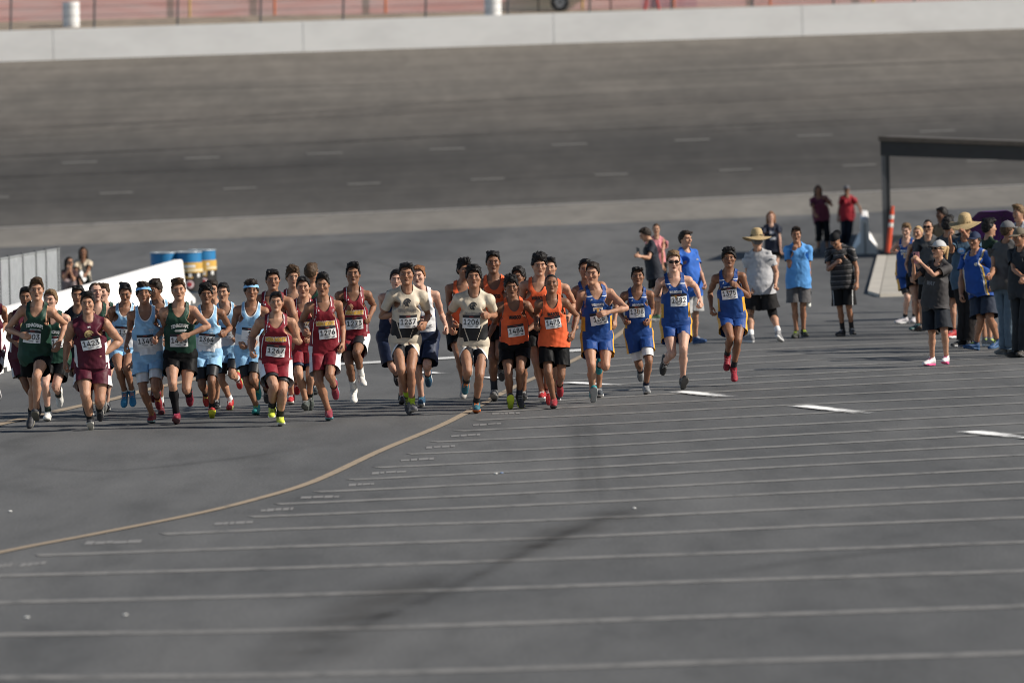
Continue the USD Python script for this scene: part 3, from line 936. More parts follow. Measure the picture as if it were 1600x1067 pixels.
# ---------------------------------------------------------------- prints on clothes
def front_map(part):
    """y of the front surface of a garment over (x, z)."""
    if not hasattr(part, 'front'):
        m = part.n[:, 1] < -.15
        pts = part.v[m]
        part.front = (LinearNDInterpolator(pts[:, [0, 2]], pts[:, 1]), NearestNDInterpolator(pts[:, [0, 2]], pts[:, 1]))
    return part.front
def on_front(part, v2, f, lift, sex, back=False, max_edge=.022):
    """A flat shape (x, z) laid on the front of a garment as a Part."""
    v3 = np.stack([v2[:, 0], np.zeros(len(v2)), v2[:, 1]], 1)
    v3, f = trimesh.remesh.subdivide_to_size(v3, f, max_edge)
    L, Nn = front_map(part)
    q = v3[:, [0, 2]]; y = L(q); bad = ~np.isfinite(y); y[bad] = Nn(q[bad])
    v3[:, 1] = y - lift
    return Part(v3, f, weights(v3, sex))
def poly2d(g):
    V, F_, b = [], [], 0
    for p in getattr(g, 'geoms', [g]):
        if p.is_empty or p.area < 1e-9:
            continue
        v, f = trimesh.creation.triangulate_polygon(p, engine='earcut')
        V.append(v); F_.append(f + b); b += len(v)
    return np.vstack(V), np.vstack(F_)
@cached
def glyphs(text, bold, serif):
    """The lettering as a flat polygon, capitals 1 unit tall, starting at x = 0."""
    from PIL import Image, ImageDraw, ImageFont
    font = ImageFont.truetype(glob.glob('/opt/blender-*/*/datafiles/fonts/' + ('DejaVuSansMono.woff2' if serif else 'Inter.woff2'))[0], 64)
    x0, y0, x1, y1 = font.getbbox(text, anchor='ls', stroke_width=bold)
    im = Image.new('L', (x1 - x0 + 8, y1 - y0 + 8))
    ImageDraw.Draw(im).text((4 - x0, 4 - y0), text, 255, font, anchor='ls', stroke_width=bold)
    on = np.pad(np.asarray(im) > 127, ((0, 0), (1, 1))).astype(np.int8)
    r, st = np.nonzero(np.diff(on, axis=1) == 1); en = np.nonzero(np.diff(on, axis=1) == -1)[1]
    g = shapely.union_all(shapely.box(st, -r - 1, en, -r)).buffer(.6).buffer(-.6).simplify(.9)
    s = 1 / 46.0
    return shapely.affinity.affine_transform(g, [s, 0, 0, s, -4 * s, (4 - y0) * s])
def lettering(text, width, height, cx, cz, rot=0.0, arc=0.0, bold=3, serif=False):
    g = glyphs(text, bold, serif)
    b = g.bounds
    g = shapely.affinity.translate(g, -(b[0] + b[2]) / 2, -(b[1] + b[3]) / 2)
    g = shapely.affinity.scale(g, width / (b[2] - b[0]), height / (b[3] - b[1]), origin=(0, 0))
    g = shapely.affinity.rotate(g, rot, origin=(0, 0))
    if arc:
        g = shapely.transform(shapely.segmentize(g, .01), lambda c: np.stack([c[:, 0], c[:, 1] - arc * (c[:, 0] / (width / 2)) ** 2], 1))
    return shapely.affinity.translate(g, cx, cz)
def rect(w, h, cx, cz, rot=0.0):
    return shapely.affinity.rotate(shapely.box(cx - w / 2, cz - h / 2, cx + w / 2, cz + h / 2), rot, origin=(cx, cz))
def helmet(size, cx, cz):
    """A crested helmet facing right, drawn as a crest over a cheek piece."""
    P = shapely.Point
    crest = P(0, 0).buffer(.5, 24).difference(P(.04, -.05).buffer(.34, 24)).difference(shapely.box(-.1, -1, 1, -.18)).difference(shapely.box(.28, -1, 1, .12))
    cap = P(.03, -.04).buffer(.29, 24).difference(shapely.box(-1, -1, 1, -.02))
    cheek = shapely.Polygon([(-.22, -.02), (.31, -.02), (.30, -.12), (.14, -.12), (.10, -.22), (.22, -.30), (.12, -.52), (-.04, -.42), (-.16, -.30)])
    g = shapely.union_all([crest, cap, cheek]).difference(shapely.box(.05, -.10, .25, -.05))
    return shapely.affinity.translate(shapely.affinity.scale(g, size, size, origin=(0, 0)), cx, cz)
def feather(w, cx, cz):
    g = [shapely.box(-.5, -.012, .5, .012)]
    for k in range(9):
        x = -.42 + .09 * k
        g.append(shapely.Polygon([(x, 0), (x + .07, .10), (x + .12, .10), (x + .05, 0)])); g.append(shapely.Polygon([(x, 0), (x + .07, -.10), (x + .12, -.10), (x + .05, 0)]))
    g.append(shapely.Polygon([(.38, .12), (.62, 0), (.38, -.12)]))
    g = shapely.union_all(g)
    return shapely.affinity.translate(shapely.affinity.scale(g, w, w, origin=(0, 0)), cx, cz)
def mini_mark(cx, cz, s=.016):
    """Three slanting bars, the small maker's mark on a chest."""
    return shapely.MultiPolygon([shapely.Polygon([(cx + s * (.5 * k - .8), cz - s * .5), (cx + s * (.5 * k - .5), cz - s * .5), (cx + s * (.5 * k - .5), cz + s * (.45 * k - .3)), (cx + s * (.5 * k - .8), cz + s * (.45 * k - .15))]) for k in range(3)])

# ---------------------------------------------------------------- a whole person
SKIN = {'pale': (.55, .345, .255), 'light': (.42, .240, .155), 'tan': (.310, .162, .097), 'brown': (.225, .115, .067), 'dark': (.15, .078, .048)}
HAIR = {'black': (.008, .007, .007), 'dark': (.016, .011, .008), 'brown': (.045, .026, .014), 'light': (.11, .068, .034), 'blond': (.30, .20, .10), 'grey': (.10, .09, .085), 'red': (.13, .055, .022)}
WHITE, BLACK = (.78, .78, .77), (.006, .006, .0065)

def wrinkle(part, amp, seed, hem=None):
    v = part.v
    n = meshkit.fbm(np.stack([v[:, 0] * 11, v[:, 1] * 11, v[:, 2] * 6.5], -1) + seed * 7.3, 3, seed) - .42
    n2 = meshkit.noise(np.stack([v[:, 0] * 30 + v[:, 2] * 14, v[:, 1] * 26, v[:, 2] * 17 - v[:, 0] * 12], -1) + seed * 3.1, seed + 9) - .45
    d = amp * n + .45 * amp * n2
    if hem is not None:
        z0, a = hem
        d = d + a * np.maximum(0, 1 - (v[:, 2] - z0) / .10) * (meshkit.noise(np.stack([v[:, 0] * 24, v[:, 1] * 24, v[:, 2] * 3], -1) + seed, seed) - .3)
    return v + part.n * d[:, None]

DONE = {}
def person(S):
    R = solve_pose(S); M = R['M']; k = R['k']; sex = S.get('sex', 'male'); K = S['kit']; seed = S.get('seed', abs(hash_str(S['label'])) % 97)
    rng = np.random.default_rng(seed)
    bare = M
    shoes = [shoe(i) for i in (0, 1)]
    low = min(skin(p[1], M)[:, 2].min() for p in shoes)
    dz = -low if (not S.get('air') or low < 0) else 0.0
    base = np.array((R['base'][0], R['base'][1], 0.0))
    M = M.copy(); M[:, :, 3] += np.array((0, 0, dz)) - base
    R['shift'] = np.array((0, 0, dz))
    root = thing('person', S['label'], S.get('cat', 'person'), base, S.get('group'))
    fine = S.get('fine', True)
    bp = body_part(sex, fine)
    sk = SKIN[S['skin']]
    ftr = S.get('face', (1, 1))
    bv = bp.v
    t, b = K['top'], K['bottom']
    gs = [bv[:, 2] - t.get('hem', .88)]
    if t['kind'] == 'singlet':
        gs += [neck_cut(.080, .135, .070)(bv), arm_cut(sex)(bv)]
    elif t['kind'] == 'sleeveless':
        gs += [neck_cut(.066, .060, .030)(bv), arm_cut(sex, .045)(bv)]
    else:
        gs += [neck_cut(.068, .062 if sex == 'male' else .085, .028)(bv), sleeve_cut(sex, .17)(bv)]
    J_ = np.abs(bv[:, 0]) < .33
    cover = np.minimum.reduce(gs) * J_
    low_ = np.minimum(bv[:, 2] - (.925 - max(b['len'], K['under'][0] if K.get('under') else 0)), b.get('waist', .998) - bv[:, 2]) * (np.abs(bv[:, 0]) < .26)
    arms_ = bp.W[:, [6, 7, 8, 9, 16, 17, 18, 19]].sum(1)
    shrink = np.maximum(sstep(.006, .03, cover) * .019, sstep(.008, .04, low_) * .013 * (arms_ < .02))
    v = skin(bp, M, bv - bp.n * shrink[:, None])
    put(root, 'body', (v, bp.f), skin_mat(sk))
    for nm, p in face_bits(seed % 3).items():
        c = {'e': (.34, .31, .29), 'i': (.014, .009, .006), 'b': tuple(x * .9 + .004 for x in HAIR[S.get('brow', S['hair'][1] if S['hair'][1] not in ('blond', 'grey') else 'light')]), 'l': (sk[0] * .66, sk[1] * .44, sk[2] * .44), 'm': (.03, .012, .010)}[nm[0]]
        if 'sunglasses' in S.get('wear', ()) and nm[0] in 'ei':
            continue
        name = {'e': 'eye', 'i': 'iris', 'b': 'eyebrow', 'l': 'lips', 'm': 'mouth_line'}[nm[0]]
        if name == 'iris':
            put(eyes[nm[-1]], 'iris', (skin(p, M), p.f), plain('iris_brown', c, .25))
        else:
            q = put(root, name, (skin(p, M), p.f), plain('face_' + key3(c), c, .45 if name != 'eyebrow' else .8, var=.05))
            if name == 'eye':
                eyes = {**(locals().get('eyes') or {}), nm[-1]: q}
    if S['hair'][0] not in (None, 'bald'):
        hp = hair(S['hair'][0], S['hair'][2] if len(S['hair']) > 2 else 1)
        hv = hp.v
        if 'cap' in ''.join(S.get('wear', ())) or 'straw_hat' in S.get('wear', ()):
            hv, hf = clip(hp.v, hp.f, 1.695 - hp.v[:, 2]); hW = weights(hv, sex) * 0
            hW[:, HEAD] = 1; hp = Part(hv, hf, hW)
        put(root, 'hair', (skin(hp, M), hp.f), hair_mat(HAIR[S['hair'][1]]))
    wc = S.get('wearc', {})
    for w in S.get('wear', ()):
        hatroot = None
        for nm, p in headwear(w):
            c = wc.get(nm, wc.get(w, (.05, .05, .05)))
            m = fabric(c) if w not in ('sunglasses', 'straw_hat') else (plain('dark_lens', (.006, .006, .007), .12) if w == 'sunglasses' else (straw() if nm != 'hat_band' else fabric(c)))
            q = put(hatroot or root, nm, (skin(p, M), p.f), m)
            hatroot = hatroot or q
    # clothes
    b = K.get('under')
    if b:
        p = bottom(sex, b[0], .080 * (1.0 if b[0] < .3 else .92), .98, .006)
        put(root, 'undershorts', (skin(p, M), p.f), fabric(b[1], .5))
    b = K['bottom']
    sp = bottom(sex, b['len'], b.get('hem', .118), b.get('waist', .998), b.get('off', .015))
    sv = wrinkle(sp, (.012 if b.get('off', .015) > .01 else .004) if b['len'] < .5 else .020, seed, (.925 - b['len'], .018 if b.get('off', .015) > .01 else .003))
    mk = satin if b.get('satin') else fabric
    nm = 'shorts' if b['len'] < .5 else 'trousers'
    panels = b.get('panels', [])
    rest_v, rest_f = sv, sp.f
    pieces = []
    for pname, fn, col in panels:
        g = fn(rest_v)
        pieces.append((pname, clip(rest_v, rest_f, g), col)); rest_v, rest_f = clip(rest_v, rest_f, -g)
    def drape(pv, pf):
        # loose legs of the shorts hang down round a lifted thigh
        W_ = weights(pv, sex); out = skin(Part(pv, pf, W_), M)
        if b['len'] < .5:
            for i in (0, 1):
                a_ = R['thigh'][i]; dn = np.array((0, 0, -1.0)); dn = dn - a_ * (a_ @ dn)
                g_ = W_[:, 5 + 10 * i + 6] + .5 * W_[:, 5 + 10 * i + 5]; t_ = np.clip((.93 - pv[:, 2]) / b['len'], 0, 1)
                out = out + dn * (g_ * t_ * .040 * k * min(1.4, b.get('hem', .118) / .118))[:, None] - np.array((0, 0, .012)) * (g_ * t_ * np.linalg.norm(dn))[:, None]
        return out
    q = put(root, nm, (drape(rest_v, rest_f), rest_f), mk(b['c']))
    for pname, (pv, pf), col in halves(pieces):
        if len(pf):
            put(q, pname, (drape(pv, pf), pf), mk(col))
    t = K['top']
    tp = top(sex, t['kind'], t.get('hem', .88), t.get('loose', 1.0))
    tv = wrinkle(tp, t.get('wr', .016), seed + 3, (t.get('hem', .88), .016))
    mk = satin if t.get('satin') else fabric
    rest_v, rest_f = tv, tp.f
    pieces = []
    for pname, fn, col in t.get('panels', []):
        g = fn(rest_v)
        pieces.append((pname, clip(rest_v, rest_f, g), col)); rest_v, rest_f = clip(rest_v, rest_f, -g)
    q = put(root, t.get('name', {'singlet': 'singlet', 'tee': 'shirt', 'sleeveless': 'sleeveless_shirt'}[t['kind']]), (skin(Part(rest_v, rest_f, weights(rest_v, sex)), M), rest_f), mk(t['c']))
    for pname, (pv, pf), col in halves(pieces):
        if len(pf):
            put(q, pname, (skin(Part(pv, pf, weights(pv, sex)), M), pf), mk(col))
    wp = Part(tv, tp.f, tp.W)
    if t.get('collar'):
        h = .009
        F = Field(ax_lin((-.12, h), .12), ax_lin((-.12, h), .13), ax_lin((1.42, h), 1.56))
        F.cone((0, .022, 1.46), (0, .012, 1.515), .070, .066, 0)
        cv, cf = clip(*F.mesh(), lambda v: .022 - np.abs(v[:, 2] - 1.482 - .25 * v[:, 1]))
        cv, cf = clip(cv, cf, lambda v: np.where(v[:, 1] < 0, np.abs(v[:, 0]) - .012 - .5 * (v[:, 2] - 1.45), 1))
        put(q, 'collar', (skin(Part(cv, cf, weights(cv, sex)), M), cf), mk(t['collar']))
    for name, g, col, lift in S.get('prints', []) + t.get('prints', []):
        p = on_front(wp, *poly2d(g), lift, sex)
        put(q, name, (skin(p, M), p.f), plain('print_' + key3(col), col, .6, var=.08, scale=30))
    if S.get('bib'):
        no, bx, bz, br = S['bib']
        B = lambda g: shapely.affinity.rotate(g, br, origin=(bx, bz))
        p = on_front(wp, *poly2d(B(rect(.200, .118, bx, bz))), .009, sex); bibp = put(root, 'race_bib', (skin(p, M), p.f), mat_paper())
        p = on_front(wp, *poly2d(B(rect(.200, .032, bx, bz + .0765))), .009, sex); put(bibp, 'top_strip', (skin(p, M), p.f), plain('bib_strip', (.025, .025, .03), .5))
        if no:
            p = on_front(wp, *poly2d(B(lettering(no, .0435 * len(no), .064, bx, bz + .016, bold=1, serif=False))), .013, sex, max_edge=.03); put(bibp, 'number', (skin(p, M), p.f), plain('bib_ink', (.012, .012, .014), .5))
        g = shapely.union_all([rect(.070, .004, bx - .01, bz - .031), rect(.050, .004, bx - .005, bz - .040), rect(.026, .012, bx + .066, bz - .038)])
        p = on_front(wp, *poly2d(B(g)), .013, sex, max_edge=.04); put(bibp, 'small_print', (skin(p, M), p.f), plain('bib_small_ink', (.09, .09, .11), .5))
        p = on_front(wp, *poly2d(B(rect(.05, .007, bx, bz + .078))), .013, sex, max_edge=.04); put(bibp, 'strip_print', (skin(p, M), p.f), plain('bib_red', (.35, .05, .04), .5))
    # socks and shoes
    sx = K.get('sock', ((.15, WHITE), (.15, WHITE)))
    sh = K.get('shoe', {})
    for i in (0, 1):
        if sx[i]:
            p = sock(i, sx[i][0], .004); put(root, 'sock', (skin(p, M), p.f), fabric(sx[i][1], .8))
        u, so, la = shoes[i]
        q = put(root, 'shoe', (skin(u, M), u.f), fabric(sh.get('c', (.05, .05, .055)), .55, .05))
        put(q, 'sole', (skin(so, M), so.f), plain('sole_' + key3(sh.get('sole', (.6, .6, .6))), sh.get('sole', (.6, .6, .6)), .6))
        put(q, 'laces', (skin(la, M), la.f), fabric(sh.get('lace', (.5, .5, .5)), .7))
    if 'knee_brace' in S:
        i = S['knee_brace']; s = (-1, 1)[i]; h = .01
        F = Field(s * .1 + np.arange(-.11, .115, h), np.arange(-.12, .12, h), np.arange(.36, .68, h))
        F.cone((s * .099, -.006, .66), (s * .100, -.004, .52), .078, .064, .02); F.cone((s * .100, -.004, .52), (s * .104, .012, .38), .064, .060, .02)
        bv_, bf_ = clip(*F.mesh(), lambda v: .115 - np.abs(v[:, 2] - .52))
        put(root, 'knee_brace', (skin(Part(bv_, bf_, weights(bv_, sex)), M), bf_), fabric((.012, .012, .013)))
    if 'watch' in S:
        i = S['watch']; J = joints(sex); W_ = J[f'wr{i}']; u_ = np.array(((-1, 1)[i] * Q, 0, -Q))
        m = trimesh.creation.cylinder(radius=.032, height=.020, sections=20); m.apply_transform(trimesh.geometry.align_vectors([0, 0, 1], u_)); m.apply_translation(W_ - .02 * u_)
        f2 = trimesh.creation.box((.034, .012, .034)); f2.apply_translation(W_ - .02 * u_ + np.array((0, -.034, 0)) * 0 + np.array(((-1, 1)[i] * .024, 0, .024)))
        b_ = 5 + 10 * i + 3
        q = put(root, 'watch', (skin(rigid(*tri(m), b_), M), np.array(m.faces)), plain('watch_black', (.015, .015, .016), .4)); put(q, 'watch_face', (skin(rigid(*tri(f2), b_), M), np.array(f2.faces)), plain('watch_face', (.05, .05, .06), .2))
    R['M'] = M; R['base'] = base; DONE[S['label']] = R; R['root'] = root
    return R
PAIRED = {'side_panel', 'piping', 'side_stripe', 'gold_stripe', 'pale_stripe', 'arm_trim', 'chest_stripe'}
def halves(pieces):
    # what sits left and right of the body is two parts
    out = []
    for n, (v, f), c in pieces:
        if n in PAIRED and len(f):
            x = v[f][:, :, 0].mean(1)
            for m in (x < 0, x >= 0):
                if m.any():
                    u = np.unique(f[m]); r = np.zeros(len(v), int); r[u] = np.arange(len(u)); out.append((n, (v[u], r[f[m]]), c))
        else:
            out.append((n, (v, f), c))
    return out
def hash_str(s):
    h = 7
    for ch in s:
        h = (h * 131 + ord(ch)) % 1000003
    return h
def mat_paper():
    return plain('bib_paper', (.80, .80, .79), .5, var=.04, scale=25)
def straw():
    return mat('straw', {'tc': ('texture_coordinate', {}), 'm': ('mapping', {'scale': (1, 1, 3)}), 'n': ('noise_texture', {'scale': 60, 'detail': 3}), 'r': ('rgb_ramp', {'ramp': [(.3, (.27, .18, .08)), (.7, (.50, .38, .20))]}), 'b': ('bump', {'strength': .6, 'distance': .006}), 'p': ('principled_bsdf', {'roughness': .8})},
               [('tc.object', 'm.vector'), ('m.vector', 'n.vector'), ('n.fac', 'r.fac'), ('r.color', 'p.base_color'), ('n.fac', 'b.height'), ('b.normal', 'p.normal')])
# ================================================================ the lot, the banked track and its wall
def lerp3(L, R, t):
    return np.asarray(L) + (np.asarray(R) - np.asarray(L)) * t
E0 = (pix(0, 387, 168), pix(1600, 322, 172)); E1 = (pix(0, 358, 178), pix(1600, 291, 183))
E2L = pix(0, 97, 214)
_n = np.cross(E1[1] - E1[0], E2L - E1[0]); BANK_N = _n / np.linalg.norm(_n)
if BANK_N[2] < 0:
    BANK_N = -BANK_N
def pixbank(px, py, lift=0.0):
    d = CAM_R @ np.array([(px - 800) / FPX, (533.5 - py) / FPX, -1.0])
    return CAM + d * (((E1[0] - CAM) @ BANK_N) / (d @ BANK_N)) + BANK_N * lift
E2 = (E2L, pixbank(1600, 45))
TT = np.linspace(-2.5, 3.5, 61)
def rowline(E, dz=0.0):
    return np.array([lerp3(E[0], E[1], t) + (0, 0, dz) for t in TT])
def loft(rows):
    rows = [np.asarray(r) for r in rows]; n = len(rows[0])
    V = np.vstack(rows); F_ = []
    for r in range(len(rows) - 1):
        a = np.arange(n - 1) + r * n
        F_ += [np.stack([a, a + 1, a + n + 1], 1), np.stack([a, a + n + 1, a + n], 1)]
    return V, np.vstack(F_)
def asphalt(name, lo, hi, stain, rough=.82, uv_ramp=None):
    nodes = {'g': ('geometry', {}), 'm': ('mapping', {'scale': (.22, .05, 1)}), 'n': ('noise_texture', {'scale': 1.0, 'detail': 7, 'roughness': .62, 'distortion': .4}),
             'm2': ('mapping', {'scale': (.9, .16, 1)}), 'n2': ('noise_texture', {'scale': 1.6, 'detail': 5, 'roughness': .65}),
             'n3': ('noise_texture', {'scale': 38, 'detail': 3, 'roughness': .7}), 'v': ('voronoi_texture', {'scale': 120}),
             'r': ('rgb_ramp', {'ramp': [(.38, lo), (.62, hi)]}), 'r2': ('rgb_ramp', {'ramp': [(.30, (stain,) * 3), (.48, (1, 1, 1)), (.70, (1.16,) * 3)]}), 'r3': ('rgb_ramp', {'ramp': [(.30, (.62,) * 3), (.70, (1.38,) * 3)]}),
             'x': ('mix_color', {'blend_type': 'multiply', 'fac': 1.0}), 'y': ('mix_color', {'blend_type': 'multiply', 'fac': 1.0}),
             'b': ('bump', {'strength': .35, 'distance': .01}), 'p': ('principled_bsdf', {'roughness': rough, 'specular_ior_level': .25})}
    links = [('g.position', 'm.vector'), ('m.vector', 'n.vector'), ('g.position', 'm2.vector'), ('m2.vector', 'n2.vector'), ('g.position', 'n3.vector'), ('n.fac', 'r.fac'), ('n2.fac', 'r2.fac'), ('n3.fac', 'r3.fac'),
             ('r.color', 'x.a'), ('r2.color', 'x.b'), ('x.result', 'y.a'), ('r3.color', 'y.b'), ('n3.fac', 'b.height'), ('b.normal', 'p.normal')]
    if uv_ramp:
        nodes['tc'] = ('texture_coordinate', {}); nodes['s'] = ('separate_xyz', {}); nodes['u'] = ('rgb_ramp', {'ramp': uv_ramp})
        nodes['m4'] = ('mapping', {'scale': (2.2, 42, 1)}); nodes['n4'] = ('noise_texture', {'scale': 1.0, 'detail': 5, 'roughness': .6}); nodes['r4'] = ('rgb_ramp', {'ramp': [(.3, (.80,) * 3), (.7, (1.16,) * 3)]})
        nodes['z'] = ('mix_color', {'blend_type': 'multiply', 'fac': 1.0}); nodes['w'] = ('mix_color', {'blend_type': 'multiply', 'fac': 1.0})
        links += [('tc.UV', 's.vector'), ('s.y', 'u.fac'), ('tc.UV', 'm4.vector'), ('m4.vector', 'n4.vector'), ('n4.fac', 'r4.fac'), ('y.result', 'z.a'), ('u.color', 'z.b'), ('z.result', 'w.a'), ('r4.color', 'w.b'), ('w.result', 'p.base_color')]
    else:
        links.append(('y.result', 'p.base_color'))
    return mat(name, nodes, links)
def structure(name, vf, m, uv=None, kind='structure', parent='/World', smooth=False):
    p = put(parent, name, vf, m, smooth=smooth, uv=uv)
    if parent == '/World':
        stage.GetPrimAtPath(p).SetCustomDataByKey('kind', kind)
    return p
def flat_row(y, z=0.0):
    e = rowline(E0); x = e[:, 0] * max(abs(y), 60) / 168; return np.stack([e[:, 0], np.full(len(TT), y), np.full(len(TT), z)], 1)
lot = asphalt('lot_asphalt', (.075, .076, .077), (.109, .109, .108), .76)
structure('parking_lot', loft([flat_row(-120), flat_row(20), flat_row(60), flat_row(100), flat_row(150), rowline(E0)]), lot)
structure('track_apron', loft([rowline(E0), rowline(E1)]), asphalt('apron_concrete', (.150, .140, .124), (.190, .177, .156), .85))
NB_ = 14
brows = [np.array([lerp3(lerp3(E1[0], E1[1], t), lerp3(E2[0], E2[1], t), s) for t in TT]) for s in np.linspace(0, 1, NB_)]
bv, bf = loft(brows)
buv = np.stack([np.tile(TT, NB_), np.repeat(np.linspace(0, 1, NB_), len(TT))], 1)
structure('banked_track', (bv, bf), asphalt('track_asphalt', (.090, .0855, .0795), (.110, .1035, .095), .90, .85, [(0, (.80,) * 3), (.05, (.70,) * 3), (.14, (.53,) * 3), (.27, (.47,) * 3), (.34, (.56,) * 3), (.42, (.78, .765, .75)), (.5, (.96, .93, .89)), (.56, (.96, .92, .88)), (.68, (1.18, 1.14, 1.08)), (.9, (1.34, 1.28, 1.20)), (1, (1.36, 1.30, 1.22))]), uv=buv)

# ---------------------------------------------------------------- paint on the ground
def paint(name, c, worn=.45, under=(.098, .098, .096), sc=3.0):
    return mat(name, {'g': ('geometry', {}), 'm': ('mapping', {'scale': (1, .6, 1)}), 'n': ('noise_texture', {'scale': sc, 'detail': 6, 'roughness': .7}), 'r': ('rgb_ramp', {'ramp': [(max(0, worn - .12), under), (worn + .10, c)]}), 'p': ('principled_bsdf', {'roughness': .75, 'specular_ior_level': .25})},
               [('g.position', 'm.vector'), ('m.vector', 'n.vector'), ('n.fac', 'r.fac'), ('r.color', 'p.base_color')])
def ribbon(pts, w, taper=None):
    """A strip w metres wide along world points."""
    P = np.asarray(pts, float); d = np.gradient(P, axis=0); d /= np.linalg.norm(d, axis=1, keepdims=True)
    s = np.stack([-d[:, 1], d[:, 0], 0 * d[:, 0]], 1); s /= np.linalg.norm(s, axis=1, keepdims=True)
    ww = np.full(len(P), w) if taper is None else w * np.asarray(taper)
    V = np.vstack([P - s * ww[:, None] / 2, P + s * ww[:, None] / 2]); n = len(P); a = np.arange(n - 1)
    return V, np.vstack([np.stack([a, a + 1, a + n + 1], 1), np.stack([a, a + n + 1, a + n], 1)])
def smooth_px(pts, n=40):
    p = np.asarray(pts, float); t = np.r_[0, np.cumsum(np.linalg.norm(np.diff(p, axis=0), axis=1))]
    q = np.linspace(0, t[-1], n)
    from scipy.interpolate import PchipInterpolator
    return np.stack([PchipInterpolator(t, p[:, 0])(q), PchipInterpolator(t, p[:, 1])(q)], 1)
STRIPES = [[(-700, 1072), (0, 1058), (400, 1054), (1200, 1031), (1600, 1019), (2300, 997)], [(-700, 1012), (0, 991), (400, 984.5), (1200, 959.5), (1600, 946), (2300, 922)], [(-600, 957), (0, 940.5), (400, 930.5), (1200, 904), (1600, 891), (2300, 868)],
           [(-400, 912), (0, 899), (400, 888), (1200, 860.5), (1600, 846), (2300, 822)], [(58, 867), (400, 855), (900, 838), (1200, 824), (1600, 807.5), (2300, 782)], [(255, 834), (400, 827.5), (900, 810), (1200, 796), (1600, 777.5), (2300, 750)],
           [(392, 807), (900, 785), (1200, 771), (1600, 752.5), (2300, 722)], [(433, 787), (900, 766), (1200, 751), (1600, 731), (2300, 700)], [(494, 768), (900, 748), (1200, 730), (1600, 710), (2300, 679)], [(547, 749), (900, 731), (1200, 714), (1600, 693), (2300, 660)],
           [(589, 730), (900, 715), (1200, 698), (1600, 676), (2300, 643)], [(639, 709), (900, 698), (1200, 681), (1600, 660.5), (2300, 628)], [(677, 690), (900, 680), (1200, 665), (1600, 645), (2300, 612)], [(716, 673), (900, 664), (1200, 649), (1600, 629), (2300, 597)],
           [(744, 656), (900, 649), (1200, 634), (1600, 616), (2300, 585)], [(768, 643), (900, 635.5), (1200, 621), (1600, 602.5), (2300, 573)], [(800, 630), (900, 623.5), (1250, 605), (1600, 588), (2300, 560)], [(830, 618), (1250, 594), (1600, 577), (2300, 550)],
           [(860, 606), (1250, 584.5), (1600, 567), (2300, 541)], [(885, 595), (1250, 574), (1600, 557), (2300, 532)], [(905, 584), (1250, 563), (1600, 547), (2300, 523)], [(925, 574), (1250, 553), (1600, 537), (2300, 514)], [(940, 562), (1250, 543), (1600, 528), (2300, 506)]]
Z1_, Z2_, Z3_ = .004, .008, .012
lotp = paint('stall_paint', (.195, .19, .182), .44, (.098, .098, .096), 5.5)
lot_marks = thing('stall_lines', 'worn pale stall stripes painted in parallel across the dark lot', 'road marking', (0, 0, 0), kind='structure')
for pts in STRIPES:
    put(lot_marks, 'stripe', ribbon([pixg(x, y, Z1_) for x, y in smooth_px(pts, 60)], .27), lotp, smooth=False)
rngm = np.random.default_rng(5)
NUMS = [(769, 646, 812, 645), (739, 664, 783, 661), (705, 681, 753, 678), (666, 699, 715, 696), (626, 719, 678, 716), (581, 739, 636, 736), (545, 757, 588, 755), (470, 777, 530, 775), (408, 797, 458, 794), (335, 818, 395, 815), (133, 848, 221, 845), (-10, 884, 18, 882), (32, 882, 71, 879)]
nm_ = paint('stall_number_paint', (.205, .20, .195), .30, sc=6)
stall_no = thing('stall_numbers', 'short worn white stall numbers painted between the stripe ends', 'road marking', (0, 0, 0), kind='structure')
def stroke(x, y0, e, y1):
    P = [pixg(x, y0, Z1_), pixg(e, y1, Z1_)]; h = np.array((0, rngm.uniform(.12, .2), 0)); o = np.array((0, rngm.uniform(-.04, .04), 0))
    return np.array([P[0] - h + o, P[1] - h + o, P[1] + h + o, P[0] + h + o]), np.array([(0, 1, 2), (0, 2, 3)])
for a, b, c, d in NUMS:
    x = a
    while x < c - 3:
        wdt = rngm.uniform(.12, .3) * (c - a); e = min(c, x + wdt)
        y0, y1 = b + (d - b) * (x - a) / (c - a), b + (d - b) * (e - a) / (c - a)
        put(stall_no, 'digit_stroke', stroke(x, y0, e, y1), nm_, smooth=False)
        x = e + rngm.uniform(.8, 2.5)
yl = [(-120, 893), (0, 862), (150, 833), (337, 795), (400, 779), (475, 757), (600, 701), (698, 660), (731, 643), (800, 606), (887, 567), (915, 553), (945, 537), (970, 520), (984, 508)]
m_y = paint('yellow_paint', (.31, .245, .175), .36, sc=5)
structure('yellow_line', ribbon([pixg(x, y, Z2_) for x, y in smooth_px(yl, 90)], .095), m_y)
structure('yellow_line', ribbon([pixg(x, y, Z2_) for x, y in smooth_px([(-120, 690), (0, 662), (128, 633), (189, 620), (215, 612), (307, 591), (325, 586)], 40)], .16), m_y)
m_w = paint('white_line_paint', (.55, .55, .54), .22, sc=4)
structure('white_line', ribbon([pixg(x, y, Z3_) for x, y in smooth_px([(316, 587), (371, 578), (580, 566), (717, 558), (888, 548), (930, 545)], 40)], .55), m_w)
